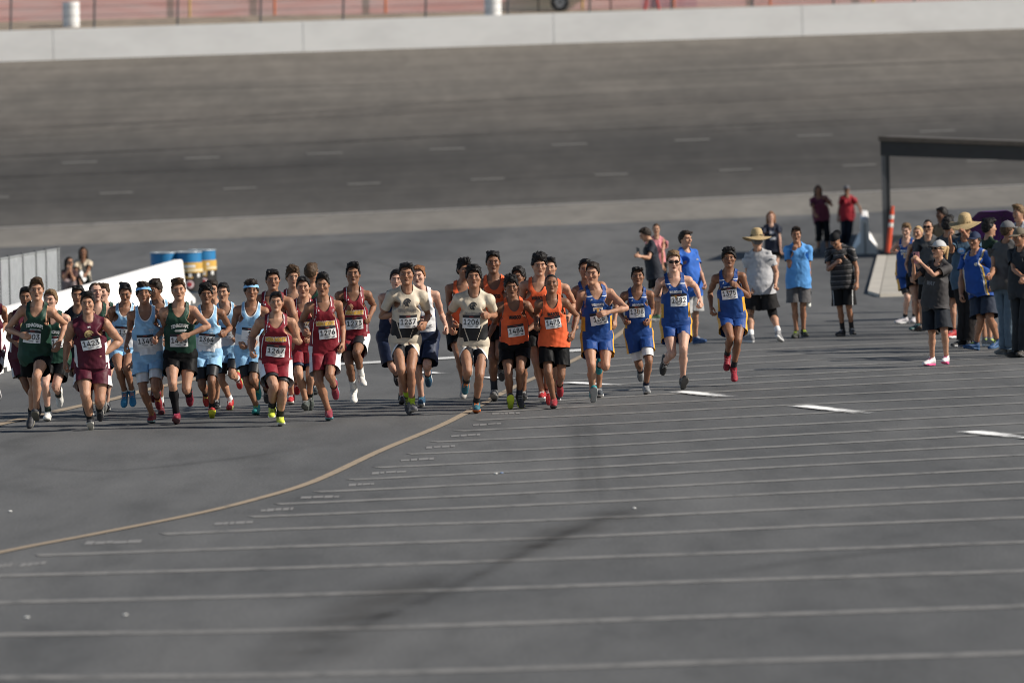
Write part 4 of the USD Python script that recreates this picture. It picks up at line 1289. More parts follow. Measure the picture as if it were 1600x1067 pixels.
def stain(name, c, amt):
    return mat(name, {'tc': ('texture_coordinate', {}), 's': ('separate_xyz', {}), 'rx': ('rgb_ramp', {'ramp': [(0, (0,) * 3), (.45, (1,) * 3), (.55, (1,) * 3), (1, (0,) * 3)]}), 'ry': ('rgb_ramp', {'ramp': [(0, (0,) * 3), (.2, (1,) * 3), (.75, (1,) * 3), (1, (0,) * 3)]}), 'g': ('geometry', {}), 'n': ('noise_texture', {'scale': 1.3, 'detail': 6, 'roughness': .65}), 'rn': ('rgb_ramp', {'ramp': [(.36, (.1,) * 3), (.62, (amt,) * 3)]}),
        'm1': ('mix_color', {'blend_type': 'multiply', 'fac': 1.0}), 'm2': ('mix_color', {'blend_type': 'multiply', 'fac': 1.0}), 'bw': ('rgb_to_bw', {}), 'd': ('diffuse_bsdf', {'color': c}), 't': ('transparent_bsdf', {}), 'x': ('mix_closure', {})},
        [('tc.UV', 's.vector'), ('s.x', 'rx.fac'), ('s.y', 'ry.fac'), ('g.position', 'n.vector'), ('n.fac', 'rn.fac'), ('rx.color', 'm1.a'), ('ry.color', 'm1.b'), ('m1.result', 'm2.a'), ('rn.color', 'm2.b'), ('m2.result', 'bw.color'), ('bw.val', 'x.fac'), ('t.BSDF', 'x.closure1'), ('d.BSDF', 'x.closure2')], surface='x.closure')
def soft_strip(name, pts, w, m, z=Z2_, n=40):
    P = [pixg(x, y, z) for x, y in smooth_px(pts, n)]
    V, F_ = ribbon(P, w); mid = np.array(P); V = np.vstack([V[:n], mid, V[n:]]); a = np.arange(n - 1)
    F_ = np.vstack([np.vstack([np.stack([a + o, a + 1 + o, a + n + 1 + o], 1), np.stack([a + o, a + n + 1 + o, a + n + o], 1)]) for o in (0, n)])
    uv = np.stack([np.repeat([0, .5, 1.0], n), np.tile(np.linspace(0, 1, n), 3)], 1)
    return structure(name, (V, F_), m, uv=uv)
m_st = stain('ground_stain', (.055, .051, .048), .36)
soft_strip('ground_stain', [(1010, 790), (930, 812), (880, 835), (820, 858), (760, 885)], .75, m_st)
soft_strip('ground_stain', [(690, 890), (590, 945), (540, 975), (470, 1030), (440, 1060)], .95, m_st)
chalk = mat('chalk', {'tc': ('texture_coordinate', {}), 's': ('separate_xyz', {}), 'rx': ('rgb_ramp', {'ramp': [(0, (0,) * 3), (.42, (1.0,) * 3), (.58, (1.0,) * 3), (1, (0,) * 3)]}), 'ry': ('rgb_ramp', {'ramp': [(0, (0,) * 3), (.08, (.9,) * 3), (.2, (1.2,) * 3), (.5, (1.0,) * 3), (1, (.15,) * 3)]}), 'g': ('geometry', {}), 'n': ('noise_texture', {'scale': 7, 'detail': 7, 'roughness': .75}), 'rn': ('rgb_ramp', {'ramp': [(.30, (-.35,) * 3), (.62, (.45,) * 3)]}),
    'm1': ('mix_color', {'blend_type': 'multiply', 'fac': 1.0}), 'm2': ('mix_color', {'blend_type': 'add', 'fac': 1.0, 'use_clamp': False}), 'bw': ('rgb_to_bw', {}), 'st': ('map_range', {'from_min': .30, 'from_max': 1.05, 'to_min': 0.0, 'to_max': 1.0, 'clamp': True}), 'd': ('diffuse_bsdf', {'color': (.80, .80, .79)}), 't': ('transparent_bsdf', {}), 'x': ('mix_closure', {})},
    [('tc.UV', 's.vector'), ('s.x', 'rx.fac'), ('s.y', 'ry.fac'), ('g.position', 'n.vector'), ('n.fac', 'rn.fac'), ('rx.color', 'm1.a'), ('ry.color', 'm1.b'), ('m1.result', 'm2.a'), ('rn.color', 'm2.b'), ('m2.result', 'bw.color'), ('bw.val', 'st.value'), ('st.result', 'x.fac'), ('t.BSDF', 'x.closure1'), ('d.BSDF', 'x.closure2')], surface='x.closure')
CHALK = [((655, 580.5), (690, 583.5)), ((757, 588.5), (806, 591)), ((885, 596.5), (972, 601.5)), ((1062, 610.5), (1138, 619.5)), ((1246, 632.5), (1352, 645)), ((1512, 672.5), (1592, 682.5)), ((1590, 682.5), (1660, 686))]
for k_, (a, b) in enumerate(CHALK):
    p = soft_strip('chalk_dash', [a, ((a[0] * 2 + b[0]) / 3, (a[1] * 2 + b[1]) / 3 + .2), ((a[0] + b[0] * 2) / 3, (a[1] + b[1] * 2) / 3 + .3), b], .38 if k_ < 6 else .2, chalk, Z3_ + .004)
    tag(stage.GetPrimAtPath(p), ['first short chalk dash behind the runners, left of centre', 'chalk dash between the feet of the cream and orange runners', 'long thin chalk dash behind the feet of bib 136', 'chalk dash just below the shoes of bib 1382', 'thick white chalk dash right of the last runner', 'nearest thick white chalk dash at the right edge of the lot', 'faint chalk tail leaving the right edge of the picture'][k_], 'chalk mark', 'chalk dashes marking the course', 'structure')
soft_strip('ground_stain', [(1000, 793), (940, 810), (880, 835), (780, 880), (690, 925), (590, 965), (460, 1040)], .24, stain('seam_stain', (.050, .047, .045), .30))
m_ty = stain('tyre_mark', (.055, .055, .054), .17)
for pts, w in (([(902, 640), (905, 690), (910, 740), (918, 790)], .22), ([(918, 640), (925, 690), (934, 740), (945, 790)], .22), ([(560, 400), (600, 412), (660, 432), (700, 455)], .35), ([(500, 395), (540, 420), (560, 440)], .3), ([(120, 520), (300, 505), (420, 470), (520, 440)], .4), ([(880, 420), (940, 398), (985, 375)], .4), ([(0, 720), (150, 735), (330, 720), (520, 690)], .35), ([(1100, 900), (1300, 870), (1600, 845)], .5)):
    soft_strip('tyre_mark', pts, w, m_ty, .0065)
def bank_strip(name, pts, w, m):
    n = 40; P = np.array([pixbank(x, y, .008) for x, y in smooth_px(pts, n)]); d = np.gradient(P, axis=0); s = np.cross(BANK_N, d); s /= np.linalg.norm(s, axis=1, keepdims=True)
    V = np.vstack([P - s * w / 2, P, P + s * w / 2]); a = np.arange(n - 1)
    F_ = np.vstack([np.vstack([np.stack([a + o, a + 1 + o, a + n + 1 + o], 1), np.stack([a + o, a + n + 1 + o, a + n + o], 1)]) for o in (0, n)])
    return structure(name, (V, F_), m, uv=np.stack([np.repeat([0, .5, 1.0], n), np.tile(np.linspace(0, 1, n), 3)], 1))
m_rb = stain('rubber_streak', (.050, .048, .046), .32)
for pts, w in (([(-300, 218), (66, 201), (400, 181), (733, 159), (1200, 135)], .55), ([(-200, 222), (66, 212), (400, 191), (733, 172), (1100, 160)], .4), ([(-300, 262), (66, 243), (733, 213), (1300, 190), (1800, 170)], .7), ([(66, 144), (300, 139), (500, 135), (760, 128)], .35), ([(700, 182), (1000, 165), (1300, 152), (1700, 128)], .5), ([(900, 120), (1250, 106), (1700, 92)], .5), ([(1000, 214), (1300, 196), (1750, 182)], .45), ([(-200, 285), (200, 270), (640, 252)], .8), ([(300, 240), (800, 205), (1250, 176), (1700, 158)], .3)):
    bank_strip('rubber_streak', pts, w, m_rb)
scr = [((991, 795), 'white paper scrap lying at the upper end of the sealed crack'), ((16, 800), 'white paper scrap at the left edge of the lot'), ((42, 966), 'pale paper scrap in the near left corner'), ((196, 962), 'crumpled pale scrap right of the one in the near left corner'), ((784, 740), 'bluish wrapper lying below the orange runners'), ((775, 741), 'tiny white scrap beside the bluish wrapper')]
for k_, ((x, y), lab) in enumerate(scr):
    m = trimesh.creation.icosphere(subdivisions=2, radius=.018); v = m.vertices * (1, 1, .35); v = v * (.8 + .5 * meshkit.noise(v * 60, k_)[:, None])
    p = pixg(x, y); q = put('/World', 'paper_scrap', (v + p + (0, 0, .010), np.array(m.faces)), plain('paper_scrap' if k_ != 4 else 'wrapper_blue', (.6, .6, .58) if k_ != 4 else (.25, .35, .55), .8), smooth=False)
    tag(stage.GetPrimAtPath(q), lab, 'litter', 'scraps of litter on the lot')
# paint on the track
m_t = paint('track_paint', (.135, .13, .122), .40, (.09, .088, .083))
def bank_ribbon(pts, w):
    P = np.array([pixbank(x, y, .012) for x, y in pts]); d = np.gradient(P, axis=0); s = np.cross(BANK_N, d); s /= np.linalg.norm(s, axis=1, keepdims=True)
    n = len(P); a = np.arange(n - 1)
    return np.vstack([P - s * w / 2, P + s * w / 2]), np.vstack([np.stack([a, a + 1, a + n + 1], 1), np.stack([a, a + n + 1, a + n], 1)])
lane = thing('lane_dashes', 'two rows of short pale dashes painted along the banked track', 'road marking', (0, 0, 0), kind='structure')
for k_ in range(-2, 10):
    x = 315 + 191.5 * (k_ - 1); y = 247.5 - 7.0 * (k_ - 1)
    put(lane, 'dash', bank_ribbon([(x - 27, y + 1), (x, y), (x + 28, y - 1)], .30), m_t, smooth=False)
    x = 375 + 193.5 * (k_ - 1); y = 295 - 7.2 * (k_ - 1)
    put(lane, 'dash', bank_ribbon([(x - 26, y + 1), (x, y), (x + 26, y - 1)], .28), m_t, smooth=False)
structure('track_edge_line', bank_ribbon([(x, 358 - 67 * x / 1600 - 1.2) for x in range(-900, 2600, 100)], .22), paint('edge_line_paint', (.26, .25, .235), .36))

# ================================================================ the outer wall, its fence and what stands behind it
WALL_H, WALL_T = 1.03, .32
wdir = unit(E2[1] - E2[0]); wout = unit(np.cross(wdir, (0, 0, 1.0))); wout = wout if wout[1] > 0 else -wout
def wall_at(px):
    """Foot of the wall in the column of pixel px."""
    a, b = 0.0, 1.0
    t = px / 1600.0
    return lerp3(E2[0], E2[1], t)
m_wall = mat('wall_white', {'g': ('geometry', {}), 'm': ('mapping', {'scale': (.35, .35, .8)}), 'n': ('noise_texture', {'scale': 1.2, 'detail': 6, 'roughness': .65}), 'r': ('rgb_ramp', {'ramp': [(.3, (.70, .695, .68)), (.6, (.80, .795, .78))]}),
    'w': ('noise_texture', {'scale': 3.0, 'detail': 5, 'roughness': .8}), 'p': ('principled_bsdf', {'roughness': .8, 'specular_ior_level': .2})}, [('g.position', 'm.vector'), ('m.vector', 'n.vector'), ('n.fac', 'r.fac'), ('r.color', 'p.base_color')])
wall = thing('track_wall', 'long white concrete wall along the top of the banked track', 'wall', (0, 0, 0))
ends = [-1090, -700, -308, 82, 467, 857, 1248, 1640, 2030, 2420]
def wall_box(a, b, z0, z1, y0, y1):
    P = []
    for q in (a, b):
        for oy in (y0, y1):
            for z in (z0, z1):
                P.append(q + wout * oy + (0, 0, z))
    P = np.array(P); return trimesh.convex.convex_hull(P)
for a, b in zip(ends[:-1], ends[1:]):
    A_, B_ = wall_at(a) + wdir * .012, wall_at(b) - wdir * .012
    w_ = wall_box(A_, B_, -.5, WALL_H, 0, WALL_T)
    put(wall, 'wall_panel', w_, m_wall, smooth=False)
    put(wall, 'joint', wall_box(B_ - wdir * .001, B_ + wdir * .025, -.5, WALL_H - .01, .02, WALL_T - .02), plain('joint_dark', (.64, .63, .62), .9), smooth=False)
dirt0 = np.array([wall_at(1600 * t) + wout * (WALL_T + .02) + (0, 0, WALL_H - .15) for t in TT])
ris = np.interp(TT * 1600, [-4000, 0, 400, 900, 1600, 5600], [.42, .40, .34, .18, .06, .06])
dirt1 = dirt0 + wout * 6 + np.stack([0 * ris, 0 * ris, .15 + ris], 1)
dirt2 = dirt0 + wout * 60 + (0, 0, .5); dirt3 = dirt0 + wout * 500 + (0, 0, 1.0)
structure('dirt_bank', loft([dirt0, dirt1, dirt2, dirt3]), plain('dirt', (.22, .18, .135), .95, var=.3, scale=1.5, bump=.4))
# red safety mesh on poles behind the wall
mesh_mat = mat('safety_mesh', {'g': ('geometry', {}), 'm': ('mapping', {'scale': (.25, .25, 2.2)}), 'n': ('noise_texture', {'scale': 2.2, 'detail': 5}), 'r': ('rgb_ramp', {'ramp': [(.3, (.68, .26, .28)), (.55, (.72, .40, .43)), (.75, (.56, .42, .47))]}), 'd': ('principled_bsdf', {'roughness': .7}), 't': ('transparent_bsdf', {}), 'x': ('mix_closure', {'fac': .60})},
    [('g.position', 'm.vector'), ('m.vector', 'n.vector'), ('n.fac', 'r.fac'), ('r.color', 'd.base_color'), ('t.transparent', 'x.closure1'), ('d.BSDF', 'x.closure2')] if False else [('g.position', 'm.vector'), ('m.vector', 'n.vector'), ('n.fac', 'r.fac'), ('r.color', 'd.base_color'), ('t.BSDF', 'x.closure1'), ('d.BSDF', 'x.closure2')], surface='x.closure')
sm = thing('safety_mesh_fence', 'red plastic safety mesh strung on poles behind the white wall', 'fence', (0, 0, 0))
def behind(px, off, dz=0.0):
    t = px / 1600.0
    return wall_at(px) + wout * (WALL_T + .02 + off) + (0, 0, WALL_H - .15 + (.15 + np.interp(px, [-4000, 0, 400, 900, 1600, 5600], [.42, .40, .34, .18, .06, .06])) * min(off, 6) / 6 + dz)
ms = np.linspace(-1000, 2500, 60); mb = np.array([behind(x, 6.2, -.02) + wout * .03 * math.sin(x * .021) for x in ms])
put(sm, 'mesh', loft([mb, mb + (0, 0, .7), mb + (0, 0, 1.55)]), mesh_mat, smooth=True)
def post(p, h, r, c, parent, nm, lean=0.0, sec=8):
    m = trimesh.creation.cylinder(radius=r, height=h, sections=sec); m.apply_translation((0, 0, h / 2)); m.apply_transform(trimesh.transformations.rotation_matrix(lean, [0, 1, 0])); m.apply_translation(p)
    return put(parent, nm, m, c, smooth=True)
po, py_ = plain('pole_orange', (.55, .14, .04), .6), plain('pole_yellow', (.50, .33, .10), .6)
for k_, x in enumerate([-250, 8, 317, 452, 629, 945, 1093, 1249, 1417, 1620]):
    post(behind(x, 6.0, -.1), 1.7, .04, po if k_ % 3 != 2 else py_, sm, 'pole', .02)
# chain link catch fence on the wall
steel = plain('steel_post', (.11, .115, .12), .5, .6)
cf = thing('catch_fence', 'steel posts and cables of the catch fence standing on the white wall', 'fence', (0, 0, 0))
fx = [18 + 128.2 * k for k in range(-6, 18)]
for x in fx:
    post(wall_at(x) + wout * WALL_T * .7 + (0, 0, WALL_H - .02), 2.6, .036, steel, cf, 'post', .04)
for z in (.16, .42, .72, 1.1):
    a, b = wall_at(fx[0]) + wout * WALL_T * .7 + (0, 0, WALL_H + z), wall_at(fx[-1]) + wout * WALL_T * .7 + (0, 0, WALL_H + z)
    m = trimesh.creation.cylinder(radius=.008, segment=[a, b], sections=6); put(cf, 'cable', m, steel)
def drum(r, h, ribs=True):
    pr = [(0, 0), (r * .96, 0), (r, .012), (r, h * .32), (r + .012, h * .335), (r, h * .35), (r, h * .65), (r + .012, h * .665), (r, h * .68), (r, h - .012), (r * .98, h), (r * .95, h - .004), (r * .93, h - .02), (0, h - .02)]
    return trimesh.creation.revolve(np.array(pr), sections=36)
white_drum = plain('drum_white', (.70, .70, .69), .6, var=.06)
for x, lab in ((120.5, 'white drum standing behind the wall at the top left'), (774, 'white drum standing behind the wall at the top centre')):
    t = thing('white_drum', lab, 'barrel', behind(x, 3.0 if x < 400 else 1.5, -.03), 'white drums behind the wall')
    put(t, 'drum_body', drum(.285, .86), white_drum, smooth=35)
    m = trimesh.creation.cylinder(radius=.03, height=.02, sections=12); m.apply_translation((.15, 0, .85)); put(t, 'bung', m, steel)
# trailer
t0_ = behind(903, 5.0, 0)
tr = thing('trailer', 'small white utility trailer with one dark tyre behind the wall', 'trailer', t0_)
ty = trimesh.creation.torus(major_radius=.235, minor_radius=.095, major_sections=32, minor_sections=12); ty.apply_transform(trimesh.transformations.rotation_matrix(math.pi / 2, [1, 0, 0])); ty.apply_translation((0, 0, .32)); w_ = put(tr, 'wheel', ty, plain('tyre', (.02, .02, .021), .8))
m = trimesh.creation.cylinder(radius=.17, height=.12, sections=24); m.apply_transform(trimesh.transformations.rotation_matrix(math.pi / 2, [1, 0, 0])); m.apply_translation((0, 0, .32)); put(w_, 'rim', m, plain('rim_silver', (.45, .45, .46), .4, .5), smooth=30)
m = trimesh.creation.cylinder(radius=.05, height=.16, sections=16); m.apply_transform(trimesh.transformations.rotation_matrix(math.pi / 2, [1, 0, 0])); m.apply_translation((0, -.02, .32)); put(w_, 'hub', m, plain('hub_dark', (.08, .08, .08), .5), smooth=30)
bx = lambda sx, sy, sz, c: (lambda m: (m.apply_translation(c), m)[1])(trimesh.creation.box((sx, sy, sz)))
dk = plain('trailer_frame', (.03, .03, .033), .6)
put(tr, 'bed', bx(2.0, 1.4, .5, (.1, .9, .86)), plain('trailer_white', (.68, .68, .66), .5), smooth=False); put(tr, 'chassis', bx(2.9, .1, .10, (.5, .25, .52)), dk, smooth=False); put(tr, 'axle', bx(.08, 1.3, .08, (0, .7, .32)), dk, smooth=False)
put(tr, 'mudguard', bx(.9, .26, .05, (0, .02, .70)), dk, smooth=False); put(tr, 'drawbar', bx(1.2, .08, .08, (1.85, .4, .45)), dk, smooth=False)
for x in (-.75, 1.75):
    put(tr, 'prop_stand', bx(.05, .05, .55, (x, .22, .27)), dk, smooth=False)
ct = thing('storage_box', 'grey blue steel box behind the wall right of the trailer', 'container', behind(1097, 7.5, 0))
m_c = plain('box_blue_grey', (.20, .25, .29), .6)
put(ct, 'box_body', bx(1.95, 1.2, 1.6, (0, .6, .8)), m_c, smooth=False); put(ct, 'lid', bx(2.0, 1.25, .06, (0, .6, 1.64)), m_c, smooth=False)
for x in (-.55, .0, .55):
    put(ct, 'rib', bx(.06, .03, 1.5, (x, -.018, .8)), m_c, smooth=False)
ba = thing('barricade', 'red A-frame barricade behind the wall beside the grey blue box', 'barricade', behind(1043, 4.0, 0))
mr = plain('barricade_red', (.50, .05, .04), .6)
for s in (-1, 1):
    put(ba, 'leg', trimesh.creation.cylinder(radius=.045, segment=[(s * .25, 0, 0), (s * .04, 0, 1.1)], sections=8), mr)
put(ba, 'rail', bx(.30, .04, .10, (0, -.05, .55)), mr, smooth=False)

# ================================================================ barriers, fence, drums, canopy
def krail(L, h=.81, w=.61, chamfer=.02):
    P = shapely.Polygon([(-w / 2, 0), (w / 2, 0), (w / 2, .075), (w / 2 - .17, .26), (.085, h - .03), (.06, h), (-.06, h), (-.085, h - .03), (-w / 2 + .17, .26), (-w / 2, .075)])
    m = trimesh.creation.extrude_polygon(P, L); m.apply_transform(np.array([[1, 0, 0, 0], [0, 0, 1, 0], [0, 1, 0, 0], [0, 0, 0, 1.0]])); m.invert(); return m
def place_along(m, a, b):
    d = np.asarray(b) - np.asarray(a); yaw = math.atan2(d[1], d[0]) - math.pi / 2
    m.apply_transform(trimesh.transformations.rotation_matrix(yaw, [0, 0, 1])); return m
white_con = plain('barrier_white', (.74, .73, .71), .75, var=.07, scale=1.6, bump=.15)
ka, kb = np.array((-6.20, 119.5, 0)), np.array((-7.25, 89.0, 0)); kd = unit(kb - ka)
LAB = ['white concrete barrier segment with its rounded end by the blue drums', 'second white barrier segment behind the light blue runners', 'third white barrier segment in front of the seated women', 'fourth white barrier segment below the chain link fence', 'white barrier segment running out of the picture at the left', 'nearest white barrier segment left of the frame']
L_ = 6.1
for k_ in range(6):
    a = ka + kd * (L_ + .03) * k_
    t = thing('concrete_barrier', LAB[k_], 'barrier', a, 'white barrier segments at the left')
    put(t, 'barrier_body', place_along(krail(L_), a, a + kd), white_con, smooth=20)
    if k_ == 0:
        P = shapely.Polygon([(0, 0), (.34, 0), (.34, .08), (.20, .30), (.05, .74), (0, .80)])
        m = trimesh.creation.revolve(np.array([(0, 0), (.30, 0), (.30, .075), (.13, .26), (.08, .77), (.05, .805), (0, .808)]), sections=24)
        put(t, 'rounded_end', m, white_con, smooth=30)
    for s in (.9, 5.2):
        m = trimesh.creation.box((.64, .30, .07)); m.apply_translation((0, s, .034)); put(t, 'forklift_slot', place_along(m, a, a + kd), plain('slot_dark', (.05, .05, .05), .9), smooth=False)
# chain link fence
fa, fb = np.array((-7.93, 112.6, 0)), np.array((-8.40, 104.5, 0)); fd = unit(fb - fa)
gal = plain('galvanised', (.34, .35, .35), .55, .4)
cl = thing('chain_link_fence', 'galvanised chain link fence behind the white barrier at the left edge', 'fence', fa)
FL_ = 16.0
for s in [0, .3, 1.9, 3.2, 4.9, 6.6, 7.7, 9.4, 11, 12.6, 14.3, 16]:
    post(fd * s, 1.24, .026, steel, cl, 'post')
for z in (1.2,):
    put(cl, 'rail', trimesh.creation.cylinder(radius=.013, segment=[(0, 0, z), tuple(fd * FL_ + (0, 0, z))], sections=8), gal)
P_, C_ = [], []
FH_ = 1.10
for sg in (1, -1):
    for s in np.arange(-FH_, FH_ + FL_, .058):
        s0, s1 = s, s + FH_
        z0, z1 = (0, FH_) if sg > 0 else (FH_, 0)
        c0, c1 = max(s0, 0), min(s1, FL_)
        if c1 - c0 < .02:
            continue
        P_ += [fd * c + np.array((.005 * sg, 0, .08 + z0 + (z1 - z0) * (c - s0) / FH_)) for c in (c0, c1)]; C_.append(2)
bc = UsdGeom.BasisCurves.Define(stage, cl + '/chain_link'); bc.CreateTypeAttr('linear'); bc.CreatePointsAttr(Vt.Vec3fArray.FromNumpy(np.array(P_, np.float32))); bc.CreateCurveVertexCountsAttr(Vt.IntArray(C_)); bc.CreateWidthsAttr(Vt.FloatArray([.0062])); bc.SetWidthsInterpolation('constant')
UsdShade.MaterialBindingAPI.Apply(bc.GetPrim()).Bind(plain('mesh_wire', (.75, .76, .76), .5, .1)); bc.GetPrim().SetCustomDataByKey('kind', 'stuff')
# printed drums
def ring(r, z0, z1, a0=0, a1=2 * math.pi, n=36):
    A = np.linspace(a0, a1, n); V = np.vstack([np.stack([r * np.sin(A), -r * np.cos(A), 0 * A + z], 1) for z in (z0, z1)]); a = np.arange(n - 1)
    return V, np.vstack([np.stack([a, a + 1, a + n + 1], 1), np.stack([a, a + n + 1, a + n], 1)])
blue_d = plain('drum_blue', (.015, .16, .36), .45, var=.15)
for (x, lab, wrap) in ((256, 'plain blue drum, leftmost of the three behind the white barrier', 0), (294, 'blue drum with yellow and black printed wrap, middle of the three', 1), (316, 'printed drum half hidden behind the middle one, with a white bottle picture', 2)):
    dd = {0: 126.5, 1: 126.5, 2: 128.2}[wrap]
    p = pix(x, 400, dd); t = thing('printed_drum' if wrap else 'blue_drum', lab, 'barrel', (p[0], p[1], 0), 'drums behind the white barrier')
    r, h = .265, .80
    put(t, 'drum_body', drum(r, h), blue_d, smooth=35)
    put(t, 'rim', (lambda m: (m.apply_translation((0, 0, h)), m)[1])(trimesh.creation.torus(major_radius=r, minor_radius=.013, major_sections=36, minor_sections=8)), plain('drum_rim', (.40, .45, .48), .4, .3))
    if wrap:
        bk, yw, wt, rd, lb = plain('wrap_black', (.015, .014, .013), .5), plain('wrap_yellow', (.55, .33, .07), .5), plain('wrap_white', (.68, .68, .66), .5), plain('wrap_red', (.42, .05, .06), .5), plain('wrap_pink', (.50, .28, .30), .5)
        put(t, 'black_band', ring(r + .016, .02, .40), bk); put(t, 'yellow_band', ring(r + .016, .40, .60), yw); put(t, 'cream_band', ring(r + .019, .425, .47), plain('wrap_cream', (.62, .54, .36), .5))
        put(t, 'white_badge', ring(r + .020, .50, .55, -.35, .55, 12), wt); put(t, 'red_badge', ring(r + .023, .50, .55, -.50, -.33, 6), rd)
        if wrap == 2:
            put(t, 'bottle_picture', ring(r + .020, .46, .70, -.62, -.48, 6), plain('wrap_bottle', (.60, .40, .40), .5)); put(t, 'yellow_block', ring(r + .022, .34, .58, -.05, .35, 8), yw)
        put(t, 'yellow_print', ring(r + .020, .285, .325, -.9, .35, 16), yw)
        for a in (-.85, .05, .7):
            put(t, 'white_cup', ring(r + .022, .31, .385, a, a + .22, 5), wt)
        for rr, cc, dz in ((.085, lb, .021), (.070, wt, .024), (.050, rd, .027)):
            th = np.linspace(0, 2 * math.pi, 25)[:-1]; aa = .1 + rr * np.cos(th) / r; V = np.vstack([[((r + dz) * math.sin(.1), -(r + dz) * math.cos(.1), .17)], np.stack([(r + dz) * np.sin(aa), -(r + dz) * np.cos(aa), .17 + rr * np.sin(th)], 1)])
            put(t, {.085: 'badge_ring', .070: 'badge_field', .050: 'badge_centre'}[rr], (V, np.array([(0, 1 + k, 1 + (k + 1) % 24) for k in range(24)])), cc, smooth=False)
# white barrier seen end-on, right
g0 = pixg(1352, 397); g1 = np.array((g0[0] + .055 * 7, g0[1] + 7, 0)); rd_ = unit(g1 - g0)
for k_ in range(2):
    a = g0 + rd_ * 6.13 * k_
    t = thing('concrete_barrier', ['white barrier seen end-on beside the woman in red', 'second barrier in the canopy shade behind the end-on one'][k_], 'barrier', a, 'white barriers at the right')
    put(t, 'barrier_body', place_along(krail(6.1, .79, .56), a, a + rd_), white_con, smooth=20)
    m = trimesh.creation.box((.035, .03, .70)); m.apply_translation((0, -.012, .36)); put(t, 'end_groove', place_along(m, a, a + rd_), plain('groove_grey', (.30, .30, .29), .9), smooth=False)
# concrete island under the canopy
isl = [pixg(x, y, .06) for x, y in ((1375, 459), (1387, 399))]
kb0, kb1 = pixg(1356, 459), pixg(1372, 399)
con, con2 = plain('island_concrete', (.36, .335, .29), .85, var=.12, scale=.8), plain('kerb_concrete', (.42, .39, .34), .85, var=.1, scale=.9)
def prism(poly, z0, z1):
    m = trimesh.creation.extrude_polygon(shapely.Polygon([(p[0], p[1]) for p in poly]), z1 - z0); m.apply_translation((0, 0, z0)); return m
E_ = lambda p, q, t: p + (q - p) * t
structure('kerb', prism([kb0, isl[0] - (.012, 0, 0), isl[1] - (.012, 0, 0), kb1], -.05, .055), con2)
structure('pavement', prism([isl[0], isl[0] + (12, 6.0, 0), isl[1] + (12, 6.0, 0), isl[1]], -.05, .06), con)
cb = pixg(1402, 399); t = thing('concrete_footing', 'low tan concrete footing behind the tilted orange post', 'footing', (cb[0], cb[1] + .6, .06))
put(t, 'footing_base', bx(.62, .5, .22, (.05, 0, .11)), con2, smooth=False); put(t, 'footing_cap', bx(.52, .44, .16, (.05, 0, .302)), con, smooth=False)
# canopy
pb = pixg(1386, 398, .06); dark = plain('canopy_black', (.018, .020, .023), .45, spec=.5); grey = plain('canopy_grey', (.10, .105, .11), .45); brown = plain('canopy_roof', (.075, .065, .055), .7, var=.2)
cp = thing('canopy', 'open flat canopy of black steel beams on posts at the right edge', 'canopy', pb)
zt = pix(1376, 214, pb[1])[2] - .06; zb_ = pix(1376, 244, pb[1])[2] - .06
cr = unit(np.array((1.7, -13.0, 0.0))); cr = unit(np.array((.72, -1.0, 0)))
rdir, side = unit(np.array((1.0, -.10, -.058))), np.array((.10, 1.0, 0)) / math.hypot(1, .1)
def obox(a, b, w, z0, z1, off=0.0):
    a, b = np.asarray(a, float), np.asarray(b, float); d = unit(b - a); s = np.array((-d[1], d[0], 0)); s = s if s @ side > 0 else -s
    P = [p + s * o + (0, 0, z) for p in (a, b) for o in (off, off + w) for z in (z0, z1)]
    return trimesh.convex.convex_hull(np.array(P))
LB = 14.0
put(cp, 'beam', obox((0, 0, 0) - rdir * .10, rdir * LB, .16, zb_, zt - .10), dark, smooth=False)
put(cp, 'fascia', obox((0, 0, 0) - rdir * .14, rdir * LB, .10, zt - .097, zt, -.06), brown, smooth=False)
put(cp, 'roof_sheet', obox((0, 0, 0) - rdir * .14, rdir * LB, 7.5, zt - .06, zt - .02, .05), brown, smooth=False)
for s, o in ((0, 0), (8, 0), (8, 7)):
    q = rdir * s + side * o
    hp_ = zb_ + q[2] - .003; put(cp, 'post', bx(.085, .17, hp_, (q[0] + .055, q[1] + .09, hp_ / 2)), dark, smooth=False)
    put(cp, 'post_flange', bx(.085, .17, hp_, (q[0] - .033, q[1] + .09, hp_ / 2)), grey, smooth=False)
put(cp, 'rear_beam', obox(side * 7 - rdir * .1, side * 7 + rdir * LB, .16, zb_, zt - .10), dark, smooth=False)
for s in (0, 4, 8, 12):
    put(cp, 'cross_beam', obox(rdir * s + side * .17, rdir * s + side * 6.99, .10, zb_ + .08, zt - .10), dark, smooth=False)
# leaning orange marker post
mp = pixg(1387, 398, .06); t = thing('marker_post', 'orange plastic marker post with white bands leaning by the canopy post', 'marker post', mp)
og, wr = plain('marker_orange', (.66, .085, .035), .5), plain('reflective_white', (.68, .66, .62), .35)
lean = trimesh.transformations.rotation_matrix(math.radians(7), [0, 1, 0])
def seg(z0, z1, r0, r1):
    m = trimesh.creation.revolve(np.array([(0, z0), (r0, z0), (r1, z1), (0, z1)]), sections=20); m.apply_transform(lean); return m
put(t, 'tube', seg(.04, .98, .060, .048), og, smooth=30); put(t, 'grip', seg(.98, 1.09, .030, .036), og, smooth=30)
for z in (.62, .80):
    put(t, 'reflective_band', seg(z, z + .09, .0575 - .012 * (z - .5), .056 - .012 * (z - .5)), wr, smooth=30)
b_ = trimesh.creation.cylinder(radius=.16, height=.05, sections=8); b_.apply_translation((0, 0, .025)); put(t, 'rubber_base', b_, plain('rubber', (.02, .02, .02), .9), smooth=False)
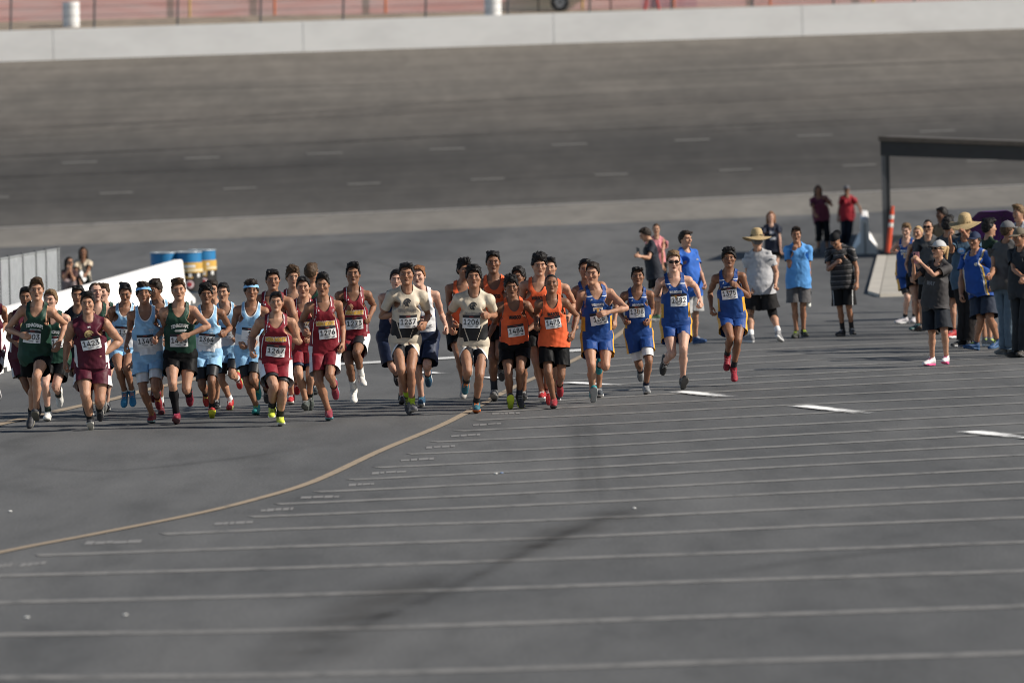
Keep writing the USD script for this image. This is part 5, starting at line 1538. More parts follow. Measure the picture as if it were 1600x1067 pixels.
# ================================================================ team clothes
DGREEN, MAROON, SKYB, CRIMSON, CREAM, ORANGE, BLUE, GOLD, NAVY = (.010, .042, .026), (.075, .008, .020), (.26, .47, .68), (.19, .011, .020), (.56, .48, .37), (.74, .118, .036), (.010, .050, .205), (.66, .33, .03), (.012, .020, .050)
def side_strip(a, b, z0=0.0, z1=9.0):
    return lambda v: np.minimum(np.minimum(np.abs(v[:, 0]) - (a + b * np.abs(v[:, 1])), v[:, 2] - z0), z1 - v[:, 2])
def trim(rx, front, back, w):
    g = neck_cut(rx, front, back)
    return lambda v: np.where((v[:, 2] > 1.30) & (np.abs(v[:, 0]) < .115), w - np.abs(g(v)), -1)
def strap_trim(w):
    g = arm_cut('male')
    return lambda v: np.where(v[:, 2] > 1.24, w - np.abs(g(v)), -1)
def gold_text(t, w, h, z):
    g = lettering(t, w, h, 0, z, bold=5)
    return [('outline', g.buffer(.0035), (.75, .72, .68), .006), ('lettering', g, (.60, .34, .05), .009)]
def T(**k): return k
KITS = {
    'green': T(top=T(kind='singlet', c=DGREEN, satin=True, hem=.855, loose=1.06, prints=[('lettering', lettering('TEHACHAPI', .200, .042, 0, 1.285, arc=.022, bold=4), (.74, .74, .70), .006), ('feather', feather(.135, 0, 1.225), (.70, .71, .68), .006)]),
               bottom=T(c=BLACK, len=.205, hem=.118, satin=True)),
    'maroon': T(top=T(kind='sleeveless', name='singlet', c=MAROON, satin=True, hem=.90, loose=1.02, prints=[('maker_mark', shapely.union_all([rect(.006, .018, -.010, 1.405), rect(.006, .018, .010, 1.405), rect(.02, .005, 0, 1.405)]), WHITE, .006), ('helmet_emblem', helmet(.098, -.005, 1.325), (.40, .30, .13), .006)],
                panels=[('side_panel', side_strip(.142, .10, .8, 1.20), WHITE)]),
                bottom=T(c=MAROON, len=.235, hem=.124, satin=True, off=.02, panels=[('side_panel', side_strip(.160, .25, 0, .80), WHITE)])),
    'sky': T(top=T(kind='singlet', c=SKYB, satin=True, hem=.955, loose=1.06, panels=[('white_panel', lambda v: 1.125 + .10 * np.abs(v[:, 0]) - v[:, 2], (.72, .73, .75)), ('neck_trim', trim(.080, .135, .070, .007), WHITE), ('arm_trim', strap_trim(.005), WHITE)],
             prints=[('lettering', shapely.union_all([lettering('SOUTH', .060, .018, .062, 1.262, bold=3), lettering('77', .030, .026, .062, 1.232, bold=2), lettering('HIGH', .046, .016, .062, 1.200, bold=3)]), (.74, .76, .78), .006)]),
             bottom=T(c=SKYB, len=.20, hem=.116, satin=True, off=.016)),
    'crimson': T(top=T(kind='singlet', c=CRIMSON, satin=True, hem=.955, loose=1.05, panels=[('piping', lambda v: np.where(v[:, 1] < .0, .0042 - np.abs(np.abs(v[:, 0]) - np.interp(v[:, 2], [1.12, 1.24, 1.34, 1.44], [.150, .135, .108, .085])), -1), (.72, .70, .70))],
                 prints=gold_text('MIRA MONTE', .215, .050, 1.240) + [('maker_mark', shapely.Polygon([(-.080, 1.385), (-.064, 1.385), (-.072, 1.400)]), WHITE, .006)]),
                 bottom=T(c=CRIMSON, len=.27, hem=.112, satin=True, off=.016, panels=[('side_panel', side_strip(.142, .12, 0, .97), (.74, .73, .74))])),
    'cream': T(top=T(kind='tee', c=CREAM, satin=True, hem=.955, loose=.98, wr=.007, panels=[('black_panel', lambda v: np.minimum(1.135 + .45 * np.maximum(0, np.abs(v[:, 0]) - .09) - v[:, 2], .006 + 0 * v[:, 0] + np.abs(np.abs(v[:, 0]) - .105 + .35 * (1.135 - v[:, 2])) - .012), (.02, .02, .022))],
               prints=[('helmet_emblem', helmet(.088, 0, 1.365), (.018, .018, .02), .006), ('lettering', (lambda g: g.difference(g.buffer(-.0024)))(lettering('SPARTANS', .200, .044, 0, 1.275, bold=4)), (.10, .11, .15), .006)]),
               bottom=T(c=CREAM, len=.27, hem=.074, satin=True, off=.007, panels=[('black_inset', lambda v: np.where(v[:, 1] < .05, .850 - v[:, 2] - .95 * np.abs(np.abs(v[:, 0]) - .050), -1), (.012, .012, .015)), ('white_curve', lambda v: np.where(v[:, 1] < .05, .875 - v[:, 2] - .95 * np.abs(np.abs(v[:, 0]) - .050), -1), WHITE)])),
    'orange': T(top=T(kind='singlet', c=ORANGE, hem=.955, loose=1.08, prints=[('lettering', lettering('WASCO', .150, .046, 0, 1.305, bold=5), (.02, .018, .018), .006)], panels=[('side_panel', side_strip(.150, .30, 1.06, 1.25), (.02, .02, .022))]),
                bottom=T(c=BLACK, len=.235, hem=.120, satin=True, off=.018)),
    'blue': T(top=T(kind='singlet', c=BLUE, satin=True, hem=.955, loose=1.05, panels=[('side_panel', side_strip(.134, .14, .9, 1.17), GOLD), ('chest_stripe', lambda v: np.where(v[:, 1] < .0, .0035 - np.abs(v[:, 2] - 1.405 - .10 * np.abs(np.abs(v[:, 0]) - .1)), -1), WHITE)],
              prints=[('lettering', lettering('WILDCATS', .150, .030, 0, 1.315, bold=4), (.72, .72, .72), .006), ('letter_emblem', shapely.union_all([rect(.115, .026, 0, 1.272), rect(.034, .085, 0, 1.235), rect(.02, .035, -.05, 1.262), rect(.02, .035, .05, 1.262)]), (.70, .70, .69), .006), ('emblem_inlay', shapely.union_all([rect(.020, .070, 0, 1.240), rect(.085, .010, 0, 1.272)]), (.50, .25, .05), .009), ('maker_mark', mini_mark(-.072, 1.375), WHITE, .006)]),
              bottom=T(c=BLUE, len=.225, hem=.116, satin=True, off=.016, panels=[('side_panel', side_strip(.166, .2), GOLD)])),
    'navy': T(top=T(kind='singlet', c=(.70, .70, .71), hem=.955, prints=[('lettering', lettering('S', .045, .060, .07, 1.21, bold=5), NAVY, .006)], panels=[('side_panel', side_strip(.140, .2, .9, 1.3), NAVY)]),
              bottom=T(c=NAVY, len=.345, hem=.122, satin=True, off=.02)),
}
def kit(name, under=None, sock=(.16, WHITE), shoe=None, **ch):
    k = {n: dict(v) for n, v in KITS[name].items()}
    k['under'] = under
    k['sock'] = sock if sock is None or isinstance(sock[0], tuple) or sock[0] is None else (sock, sock)
    if k['sock'] is None:
        k['sock'] = (None, None)
    k['shoe'] = shoe or {}
    for n, v in ch.items():
        a, b = n.split('_', 1)
        k[a][b] = v
    return k
def clothes(top, bottom, under=None, sock=(.16, WHITE), shoe=None):
    return T(top=top, bottom=bottom, under=under, sock=(sock, sock) if sock else (None, None), shoe=shoe or {})
def runner(label, Z, g, H, n, p, hd, r, l, rl, ll, kit, skin, hair, **kw):
    d = dict(label=label, Z=Z, g=g, H=H, n=n, p=p, hd=hd, re=r[0], rw=r[1], le=l[0], lw=l[1], rk=rl[0], ra=rl[1], rf=rl[2] if len(rl) > 2 else ('b', 35), lk=ll[0], la=ll[1], lf=ll[2] if len(ll) > 2 else ('b', 35), kit=kit, skin=skin, hair=hair, group='runners coming round the lot' if kw.pop('race', True) else kw.pop('grp', 'people watching the race'), armg=kw.pop('armg', .90), legg=kw.pop('legg', .93), girth=kw.pop('girth', .965))
    d.update(kw)
    PEOPLE.append(d)
def watcher(*a, **kw):
    kw.setdefault('lean', 2)
    runner(*a, race=False, **kw)
S_ = 3.679; S2_ = 3.811
Z1, Z2, Z3, Z4, Z5 = (0, 400, S_), (80, 400, S_), (190, 400, S_), (290, 400, S_), (380, 400, S_)
Z6, Z7, Z8, Z9, Z10 = (480, 390, S_), (580, 380, S_), (690, 380, S_), (790, 370, S_), (880, 370, S_)
Z11, Z12, Z13, Z14, Z15, Z16 = (970, 340, S_), (1080, 340, S_), (1200, 270, S_), (1360, 310, S2_), (1460, 310, S2_), (90, 370, 5.335)
A = -1   # a limb that points away from the camera
BK = (.02, .02, .022)
# ================================================================ people: joints as read from the photograph, in enlarged crops (Z)
PEOPLE = []
HS = ('s', 22); FL = ('s', 4); TD = ('s', -42); LIFT = ('b', 40)
# --- green and maroon runners at the left edge
runner('runner cut by the left frame edge, a bare arm and maroon and white shorts showing', Z1, (-40, 930), 1.70, (-62, 312), (-60, 590), (-65, 225), ((-150, 430, A), (-120, 500)), ((28, 410, A), (8, 478)), ((-75, 720), (-70, 860, A)), ((-45, 715), (-40, 790, A)), kit('maroon'), 'tan', ('short', 'dark', 3), fine=False)
runner('runner in dark green singlet with bib 1403 at the far left', Z1, (195, 1003), 1.75, (215, 298), (200, 590), (211, 212), ((38, 432, A), (125, 458)), ((368, 405, A), (346, 505)), ((188, 755, A), (172, 905, A), TD), ((222, 702), (203, 905, A), HS), kit('green', sock=(.12, BK), shoe=T(c=(.04, .04, .045), sole=(.16, .15, .12), lace=BK)), 'light', ('quiff', 'brown', 2), bib=('1403', -.02, 1.135, -1), yaw=-6, head=(2, 3, 0))
runner('blond boy in dark green half hidden behind the runner with bib 1403', Z1, (290, 948), 1.64, (302, 300), (322, 590), (280, 236), ((225, 420, A), (250, 470)), ((378, 420, A), (300, 440)), ((268, 702), (268, 868, A), FL), ((325, 715), (322, 765, A), LIFT), kit('green', sock=(.20, (.02, .035, .03)), shoe=T(c=(.66, .65, .62), sole=(.55, .54, .5), lace=WHITE), bottom_len=.26), 'pale', ('short', 'light', 5), bib=('14', .02, 1.14, 0), fine=False, head=(0, -14, -4))
runner('dark haired runner in maroon hidden behind the runner with bib 1403', Z1, (175, 930), 1.66, (150, 318), (135, 585), (150, 238), ((45, 465, A), (98, 492)), ((240, 430, A), (200, 470)), ((162, 755), (190, 830, A), LIFT), ((200, 740), (195, 880, A), FL), kit('maroon', under=(.27, BK)), 'brown', ('short', 'black', 4), fine=False)
runner('runner in maroon singlet with gold helmet crest and bib 1423', Z2, (235, 1000), 1.69, (213, 312), (235, 592), (207, 235), ((88, 432, A), (76, 580, A)), ((390, 440, A), (312, 508)), ((205, 752), (217, 900, A), ('s', 18)), ((283, 782), (262, 830, A), LIFT), kit('maroon', sock=(.20, BK), shoe=T(c=(.03, .03, .035), sole=(.5, .49, .45), lace=(.12, .12, .12))), 'light', ('quiff', 'black', 7), bib=('1423', .01, 1.205, 7), girth=1.06, armg=1.12, legg=1.1, fat=1.08, yaw=4, ltw=-30)
runner('crop haired runner with reddened face behind the runner with bib 1423', Z2, (272, 912), 1.66, (262, 272), (270, 545), (250, 188), ((180, 400, A), (215, 460)), ((350, 420, A), (330, 490)), ((272, 690), (276, 848, A), FL), ((300, 690), (285, 800, A), LIFT), kit('green', sock=(.12, (.2, .2, .2)), shoe=T(c=(.10, .10, .10), sole=(.4, .4, .38))), 'pale', ('buzz', 'brown', 1), fine=False, head=(-2, 22, 0))
runner('young pale boy peering out behind the runner with bib 1423', Z2, (316, 895), 1.57, (306, 278), (318, 545), (298, 222), ((240, 400, A), (260, 460)), ((362, 415, A), (340, 470)), ((300, 690), (300, 830, A), FL), ((326, 690), (313, 842, A), FL), kit('green', sock=(.11, (.3, .3, .3)), shoe=T(c=(.06, .06, .065), sole=(.45, .45, .43))), 'pale', ('short', 'brown', 9), fine=False, head=(2, -14, 0))
runner('dark haired runner in a black strap top hidden behind the runner with bib 1423', Z2, (195, 925), 1.66, (152, 282), (190, 545), (158, 205), ((105, 400, A), (118, 455)), ((240, 400, A), (230, 460)), ((170, 690), (185, 800, A), LIFT), ((215, 690), (215, 850, A), FL), kit('maroon', top_c=(.014, .016, .02), sock=(.12, BK)), 'tan', ('short', 'black', 11), fine=False)
# --- light blue runners
runner('boy in light blue looking down, in orange and blue shoes off the ground', Z2, (440, 918), 1.60, (424, 290), (420, 530), (430, 222), ((352, 405, A), (432, 358)), ((490, 400, A), (450, 450)), ((398, 645), (416, 785, A), TD), ((442, 640), (456, 780, A), TD), kit('sky', sock=(.13, WHITE), shoe=T(c=(.03, .20, .38), sole=(.05, .22, .38), lace=(.85, .22, .04))), 'tan', ('short', 'black', 6), bib=('13', -.02, 1.15, -2), head=(20, 0, 0), air=True)
runner('light blue runner with headband, white undershorts and bib 1349', Z3, (166, 966), 1.71, (136, 288), (155, 568), (124, 203), ((43, 412, A), (32, 485)), ((258, 395, A), (225, 440)), ((130, 762), (167, 895, A), FL), ((198, 735), (192, 790, A), LIFT), kit('sky', under=(.31, (.66, .66, .66)), sock=(.10, (.30, .12, .05)), shoe=T(c=(.22, .02, .03), sole=(.2, .3, .33), lace=(.4, .25, .05))), 'tan', ('tousled', 'dark', 3), bib=('1349', -.015, 1.115, 1), wear=('headband',), wearc={'headband': (.22, .47, .75)}, head=(-8, 4, 2))
runner('light blue runner with a wrist watch glancing down behind bib 1349', Z3, (215, 912), 1.66, (215, 262), (220, 540), (190, 200), ((150, 400, A), (180, 450)), ((276, 395), (256, 470)), ((190, 700), (178, 760, A), LIFT), ((214, 700), (218, 842, A), ('s', -15)), kit('sky', under=(.28, BK), sock=(.22, (.76, .76, .75)), shoe=T(c=(.10, .015, .02), sole=(.12, .05, .04))), 'brown', ('short', 'dark', 14), fine=False, watch=1, head=(16, -34, -4))
runner('tall runner in dark green with bib 1414 and black knee socks', Z3, (315, 966), 1.77, (326, 255), (338, 528), (335, 172), ((244, 385, A), (203, 428)), ((503, 368), (385, 418)), ((300, 703), (308, 882, A), ('s', 12)), ((375, 735), (372, 765, A), LIFT), kit('green', sock=(.46, (.014, .014, .016)), shoe=T(c=(.19, .015, .03), sole=(.10, .03, .04), lace=(.5, .05, .15)), top_hem=.955), 'light', ('quiff', 'brown', 12), bib=('1414', -.015, 1.095, -1), head=(0, 4, 4), yaw=5, ltw=-30)
runner('light blue runner with black undershorts and bib 1364', Z3, (505, 932), 1.65, (494, 268), (488, 560), (484, 218), ((418, 360, A), (455, 425)), ((618, 382, A), (602, 402)), ((466, 712), (474, 762, A), LIFT), ((520, 690), (512, 850, A), ('s', 20)), kit('sky', under=(.345, BK), sock=(.20, BK), shoe=T(c=(.35, .03, .03), sole=(.62, .66, .06), lace=(.5, .5, .1))), 'brown', ('tousled', 'black', 5), bib=('1364', .0, 1.100, -4), head=(2, 6, 0))
runner('boy in light blue with white socks and a bib reading 53', Z4, (252, 887), 1.58, (230, 285), (250, 545), (210, 218), ((168, 408, A), (240, 412)), ((312, 405, A), (305, 455)), ((208, 712), (252, 832, A), ('s', -10)), ((268, 680), (288, 705, A), LIFT), kit('sky', under=(.335, BK), sock=(.20, (.78, .78, .78)), shoe=T(c=(.33, .02, .02), sole=(.4, .5, .15), lace=WHITE)), 'light', ('short', 'black', 15), bib=('53', -.03, 1.13, -5), fine=False, head=(0, -10, 0))
runner('runner hidden behind bib 1364 with only a sliver of flushed face showing', Z4, (165, 880), 1.60, (165, 290), (180, 550), (152, 230), ((110, 410, A), (140, 450)), ((215, 410, A), (200, 450)), ((160, 700), (165, 800, A), LIFT), ((185, 700), (172, 850, A), FL), kit('sky', sock=(.12, BK), shoe=T(c=BK, sole=(.3, .3, .3))), 'light', ('short', 'dark', 16), fine=False)
runner('light blue runner with headband and teal shoes beside the crimson runners', Z4, (405, 917), 1.66, (377, 268), (365, 555), (380, 203), ((268, 398, A), (312, 472)), ((440, 410, A), (410, 470)), ((360, 715), (402, 850, A), FL), ((392, 690), (398, 740, A), LIFT), kit('sky', under=(.335, BK), sock=None, shoe=T(c=(.02, .22, .22), sole=(.03, .25, .25), lace=(.3, .5, .1))), 'tan', ('tousled', 'dark', 8), wear=('headband',), wearc={'headband': (.25, .48, .72)}, head=(-2, 6, 0), bib=('1', .0, 1.14, 0))
# --- crimson runners
runner('broad crimson runner behind bib 1267, with one long bare arm swung out', Z5, (150, 905), 1.75, (170, 222), (150, 530), (172, 148), ((-12, 368, A), (42, 462)), ((310, 400, A), (288, 488)), ((105, 712), (128, 765, A), LIFT), ((165, 690), (160, 850, A), FL), kit('crimson', under=(.30, BK), sock=(.12, BK)), 'tan', ('short', 'black', 17), girth=1.08, armg=1.08, head=(0, 6, 0))
runner('stocky crimson runner with bib 1267 and lime shoes', Z5, (203, 976), 1.64, (187, 300), (183, 585), (190, 232), ((45, 418, A), (50, 485)), ((312, 442, A), (242, 382)), ((180, 690), (160, 825, A), ('s', -8)), ((228, 722), (206, 878, A), FL), kit('crimson', under=(.31, BK), sock=(.22, BK), shoe=T(c=(.55, .62, .06), sole=(.7, .7, .68), lace=(.8, .85, .3)), bottom_len=.26), 'light', ('short', 'black', 18), bib=('1267', .0, 1.080, -6), girth=1.06, armg=1.12, legg=1.12, fat=1.1, yaw=3)
runner('brown haired runner far behind bib 1267 in red shoes', Z5, (275, 860), 1.72, (288, 205), (290, 510), (286, 128), ((230, 370, A), (255, 420)), ((340, 370, A), (320, 420)), ((268, 668), (272, 805, A), FL), ((305, 660), (300, 720, A), LIFT), kit('crimson', sock=(.11, BK), shoe=T(c=(.36, .02, .028), sole=(.6, .55, .5), lace=WHITE)), 'light', ('tousled', 'brown', 19), fine=False, head=(0, 8, 0))
runner('crimson runner with thin moustache between bibs 1267 and 1276', Z5, (366, 892), 1.69, (346, 232), (350, 515), (345, 158), ((285, 395, A), (305, 440)), ((420, 380, A), (395, 430)), ((325, 648), (357, 808, A), ('s', 12)), ((385, 655), (376, 765, A), LIFT), kit('crimson', under=(.31, NAVY), sock=(.13, BK), shoe=T(c=(.06, .07, .065), sole=(.12, .13, .12))), 'light', ('short', 'black', 20), bib=('126', .03, 1.20, 4), head=(2, 0, 0))
runner('runner in dark green far behind the crimson runners, head turned away', Z5, (412, 800), 1.66, (395, 172), (400, 450), (392, 98), ((340, 320, A), (355, 380)), ((445, 320, A), (440, 380)), ((385, 610), (400, 690, A), LIFT), ((410, 610), (412, 750, A), FL), kit('green', sock=(.12, BK), shoe=T(c=(.05, .055, .055), sole=(.3, .3, .3))), 'tan', ('short', 'brown', 21), fine=False, head=(0, 150, 0))
runner('slim crimson runner with bib 1276', Z5, (482, 946), 1.74, (460, 233), (475, 555), (455, 157), ((327, 362, A), (350, 400)), ((568, 378, A), (575, 475)), ((440, 702), (487, 872, A), FL), ((498, 662), (513, 725, A), LIFT), kit('crimson', sock=(.10, BK), shoe=T(c=(.22, .03, .05), sole=(.12, .30, .33), lace=(.45, .1, .1)), bottom_len=.29), 'tan', ('quiff', 'black', 22), bib=('1276', .02, 1.115, 4), yaw=8, head=(6, -2, 0))
runner('crimson runner in white shoes and socks with bib 273, both feet off the ground', Z6, (290, 940), 1.74, (265, 235), (268, 500), (265, 152), ((195, 350, A), (228, 338)), ((380, 325, A), (362, 382)), ((247, 655), (264, 805, A), ('s', -25)), ((288, 590), (306, 728, A), ('s', -10)), kit('crimson', under=(.27, BK), sock=(.24, (.76, .76, .75)), shoe=T(c=(.68, .66, .62), sole=(.7, .7, .68), lace=(.6, .6, .58)), bottom_len=.26), 'brown', ('quiff', 'black', 23), bib=('1273', .0, 1.095, 3), yaw=6, head=(-6, 0, 0), air=True)
# --- cream and navy runners
runner('runner in cream short sleeves with bib 1237, chin beard and lime socks', Z7, (230, 986), 1.82, (205, 232), (195, 505), (200, 152), ((55, 385, A), (160, 358)), ((325, 375, A), (308, 420)), ((175, 690), (204, 838, A), LIFT), ((228, 690), (230, 882, A), FL), kit('cream', sock=((.17, (.38, .55, .03)), (.17, (.38, .55, .03))), shoe=T(c=(.10, .10, .11), sole=(.3, .3, .3), lace=(.6, .75, .05))), 'tan', ('short', 'black', 24), bib=('1237', .02, 1.135, 4), yaw=5, head=(0, 0, 0))
runner('blond runner in white singlet and long navy shorts behind bib 1237', Z7, (290, 942), 1.72, (288, 262), (300, 490), (260, 185), ((200, 400, A), (262, 425)), ((402, 395, A), (432, 462)), ((270, 722), (288, 880, A), FL), ((320, 690), (322, 742, A), LIFT), kit('navy', under=(.36, BK), sock=(.10, BK), shoe=T(c=(.02, .06, .11), sole=(.65, .65, .65), lace=(.1, .3, .4))), 'pale', ('short', 'red', 25), head=(0, -10, 0), bib=(None, .02, 1.11, 4))
runner('navy runner almost wholly hidden behind bib 1237, a knee and a black shoe showing', Z7, (170, 932), 1.66, (140, 282), (118, 520), (150, 215), ((68, 400, A), (105, 425)), ((190, 400, A), (180, 440)), ((125, 705), (140, 745, A), LIFT), ((178, 730), (172, 872, A), FL), kit('navy', top_c=NAVY, sock=(.12, BK), shoe=T(c=(.03, .03, .033), sole=(.06, .06, .06))), 'pale', ('short', 'black', 26), fine=False)
runner('runner in cream short sleeves with bib 1206 and orange laces', Z8, (198, 977), 1.80, (186, 248), (180, 555), (185, 177), ((38, 368, A), (50, 432)), ((305, 372, A), (272, 368)), ((150, 690), (140, 748, A), LIFT), ((217, 717), (197, 882, A), FL), kit('cream', sock=(.20, BK), shoe=T(c=(.03, .12, .16), sole=(.7, .18, .04), lace=(.95, .25, .04))), 'tan', ('tousled', 'black', 27), bib=('1206', -.02, 1.17, 1), yaw=-3, head=(-8, 0, 0))
# --- orange runners
runner('dark haired orange runner at the left, half hidden behind bib 1206', Z8, (140, 893), 1.72, (122, 238), (108, 505), (135, 170), ((45, 390, A), (65, 450)), ((190, 390, A), (180, 450)), ((100, 652), (128, 812, A), ('s', -35)), ((140, 650), (150, 700, A), LIFT), kit('orange', sock=(.11, WHITE), shoe=T(c=(.35, .33, .31), sole=(.25, .22, .2))), 'tan', ('tousled', 'black', 28), fine=False, head=(0, 20, 0))
runner('tallest orange runner, short flat black hair, standing a head above the others', Z8, (313, 906), 1.86, (300, 183), (300, 475), (295, 108), ((222, 310, A), (258, 385)), ((385, 320, A), (350, 390)), ((296, 640), (303, 832, A), ('s', 14)), ((332, 620), (338, 690, A), LIFT), kit('orange', sock=(.24, (.03, .035, .045)), shoe=T(c=(.10, .10, .10), sole=(.2, .2, .2))), 'brown', ('short', 'black', 29), head=(0, 2, 0))
runner('orange runner with bib 1484, lime sole turned to the camera', Z8, (405, 952), 1.69, (410, 297), (420, 560), (398, 222), ((303, 428, A), (268, 505)), ((560, 415, A), (485, 468)), ((385, 717), (393, 868, A), ('s', 38)), ((450, 690), (446, 838, A), ('s', -25)), kit('orange', sock=((.10, BK), (.20, (.03, .035, .05))), shoe=T(c=(.05, .05, .05), sole=(.50, .60, .05), lace=(.3, .3, .3))), 'brown', ('tousled', 'black', 30), bib=('1484', .012, 1.125, 6), yaw=6, head=(10, 4, 4), ltw=-25)
runner('orange runner hidden behind bib 1484, only dark curls showing', Z8, (470, 905), 1.66, (452, 268), (450, 540), (436, 190), ((400, 400, A), (420, 460)), ((510, 405, A), (500, 450)), ((440, 690), (450, 760, A), LIFT), ((470, 690), (470, 850, A), FL), kit('orange', sock=(.12, BK), shoe=T(c=BK, sole=(.2, .2, .2))), 'brown', ('curly', 'black', 31), fine=False, head=(0, -20, 0))
runner('lean orange runner with tousled black hair and red and white shoes', Z9, (212, 972), 1.80, (190, 262), (175, 555), (198, 178), ((100, 405, A), (155, 475)), ((262, 410, A), (240, 470)), ((180, 735), (212, 905, A), ('s', 8)), ((232, 725), (240, 872, A), LIFT), kit('orange', sock=(.10, BK), shoe=T(c=(.36, .025, .03), sole=(.7, .7, .7), lace=WHITE)), 'light', ('tousled', 'black', 32), head=(4, 6, 0))
runner('short orange runner with bib 1473 and long black shorts', Z9, (285, 987), 1.63, (265, 338), (280, 622), (262, 262), ((178, 432, A), (172, 482)), ((412, 440, A), (388, 530)), ((245, 765), (277, 925, A), FL), ((318, 782), (312, 835, A), LIFT), kit('orange', sock=(.09, BK), shoe=T(c=(.26, .02, .028), sole=(.08, .08, .08), lace=(.5, .1, .1)), bottom_len=.29, bottom_hem=.120, top_hem=.87), 'brown', ('buzz', 'black', 33), bib=('1473', -.005, 1.185, 6), yaw=3, head=(-4, 2, 0))
runner('runner behind bib 1473, black hair and one long pale arm showing', Z9, (330, 950), 1.76, (262, 245), (262, 535), (245, 165), ((190, 390, A), (200, 450)), ((394, 362, A), (362, 432)), ((260, 700), (270, 790, A), LIFT), ((285, 700), (290, 880, A), FL), kit('orange', sock=(.12, BK)), 'light', ('short', 'black', 34), fine=False)
# --- blue runners
runner('blue runner hidden behind bib 136, gold side panels showing on both flanks', Z10, (212, 928), 1.68, (140, 262), (195, 530), (118, 190), ((75, 365, A), (92, 430)), ((305, 380, A), (296, 470)), ((170, 700), (180, 760, A), LIFT), ((202, 730), (206, 872, A), FL), kit('blue', sock=(.12, BK), shoe=T(c=(.06, .07, .08), sole=(.7, .7, .7))), 'tan', ('short', 'black', 35), fine=False)
runner('blue runner with bib 136 and one forearm across the chest, shoe sole facing the camera', Z10, (178, 952), 1.80, (185, 258), (195, 540), (150, 178), ((85, 388, A), (60, 448)), ((362, 368), (255, 392)), ((160, 697), (171, 862, A), ('s', 40)), ((240, 705), (215, 700, A), LIFT), kit('blue', sock=(.11, BK), shoe=T(c=(.02, .25, .28), sole=(.30, .31, .31), lace=(.1, .4, .45))), 'light', ('short', 'dark', 36), bib=('136', .01, 1.135, 9), yaw=8, head=(4, -12, -4), ltw=-25)
runner('blue runner with bib 1388 and white undershorts', Z10, (474, 906), 1.64, (424, 290), (433, 560), (432, 213), ((322, 405, A), (345, 450)), ((512, 398, A), (492, 452)), ((437, 722), (446, 752, A), LIFT), ((490, 697), (477, 842, A), FL), kit('blue', under=(.345, (.66, .66, .66)), sock=(.17, (.012, .016, .035)), shoe=T(c=(.17, .18, .19), sole=(.45, .45, .45)), bottom_len=.235), 'brown', ('short', 'black', 37), bib=('1388', -.012, 1.212, 2), head=(-6, 0, 0))
runner('blue runner in dark sunglasses with bib 1382', Z11, (363, 985), 1.82, (305, 295), (316, 568), (300, 238), ((193, 422, A), (262, 436)), ((432, 355, A), (452, 425)), ((292, 738), (263, 790, A), LIFT), ((355, 710), (358, 892, A), ('s', 30)), kit('blue', sock=(.12, WHITE), shoe=T(c=(.03, .03, .03), sole=(.14, .13, .12), lace=(.5, .5, .5)), bottom_len=.215), 'pale', ('short', 'light', 38), bib=('1382', .035, 1.200, -1), yaw=4, head=(8, 3, 0), wear=('sunglasses',))
runner('blue runner with bib 1375 in red shoes, rightmost of the runners', Z12, (240, 966), 1.72, (214, 318), (238, 592), (220, 246), ((112, 432, A), (112, 515)), ((333, 455, A), (268, 400)), ((220, 688), (214, 795, A), TD), ((263, 708), (247, 868, A), ('s', -28)), kit('blue', sock=(.20, BK), shoe=T(c=(.25, .018, .030), sole=(.26, .03, .04), lace=(.3, .04, .05)), bottom_len=.225), 'brown', ('tousled', 'black', 39), bib=('1375', -.005, 1.225, 3), yaw=-4, head=(-4, 0, 0), air=True)
# --- people in the middle distance
GREYT = (.37, .37, .38)
tee = lambda c, **k: T(kind='tee', c=c, hem=.82, loose=1.12, wr=.016, **k)
sh = lambda c, ln=.34, **k: T(c=c, len=ln, hem=.138, off=.02, **k)
watcher('man in dark navy shirt walking left with his head bent over a phone', Z11, (205, 600), 1.56, (170, 165), (192, 365), (142, 115), ((150, 255), (105, 238)), ((160, 250), (112, 240)), ((205, 470), (190, 585, A), FL), ((222, 470), (215, 580, A), FL), clothes(tee((.014, .017, .026)), sh(BLACK, .25), sock=None, shoe=T(c=(.05, .10, .05), sole=(.3, .3, .3))), 'light', ('short', 'dark', 41), yaw=-80, head=(28, -80, 0), fine=False, lean=6)
watcher('girl in pink sleeveless top behind the man with the bent head', Z11, (215, 545), 1.46, (205, 122), (210, 310), (204, 78), ((175, 200), (180, 275)), ((238, 200), (240, 275)), ((200, 420), (205, 525, A), FL), ((222, 420), (225, 525, A), FL), clothes(T(kind='sleeveless', c=(.62, .22, .24), hem=.88), sh(BLACK, .2), sock=None), 'light', ('ponytail', 'brown', 42), sex='female', fine=False)
watcher('man in bright blue polo and light grey shorts walking right behind bib 1382', Z11, (400, 738), 1.70, (368, 205), (412, 440), (372, 140), ((335, 320), (345, 410)), ((452, 315), (478, 385)), ((345, 590), (268, 695, A), ('s', -20)), ((428, 590), (432, 702, A), FL), clothes(tee((.020, .105, .42), collar=(.5, .55, .6), prints=[('chest_print', lettering('CHS', .05, .02, .08, 1.33, bold=3), (.7, .6, .3), .006), ('sleeve_patch', rect(.02, .05, .165, 1.36), WHITE, .006)]), sh((.34, .34, .34)), sock=None, shoe=T(c=(.02, .06, .16), sole=(.03, .07, .16))), 'light', ('short', 'dark', 43), yaw=42, head=(0, 45, 0), fat=1.1)
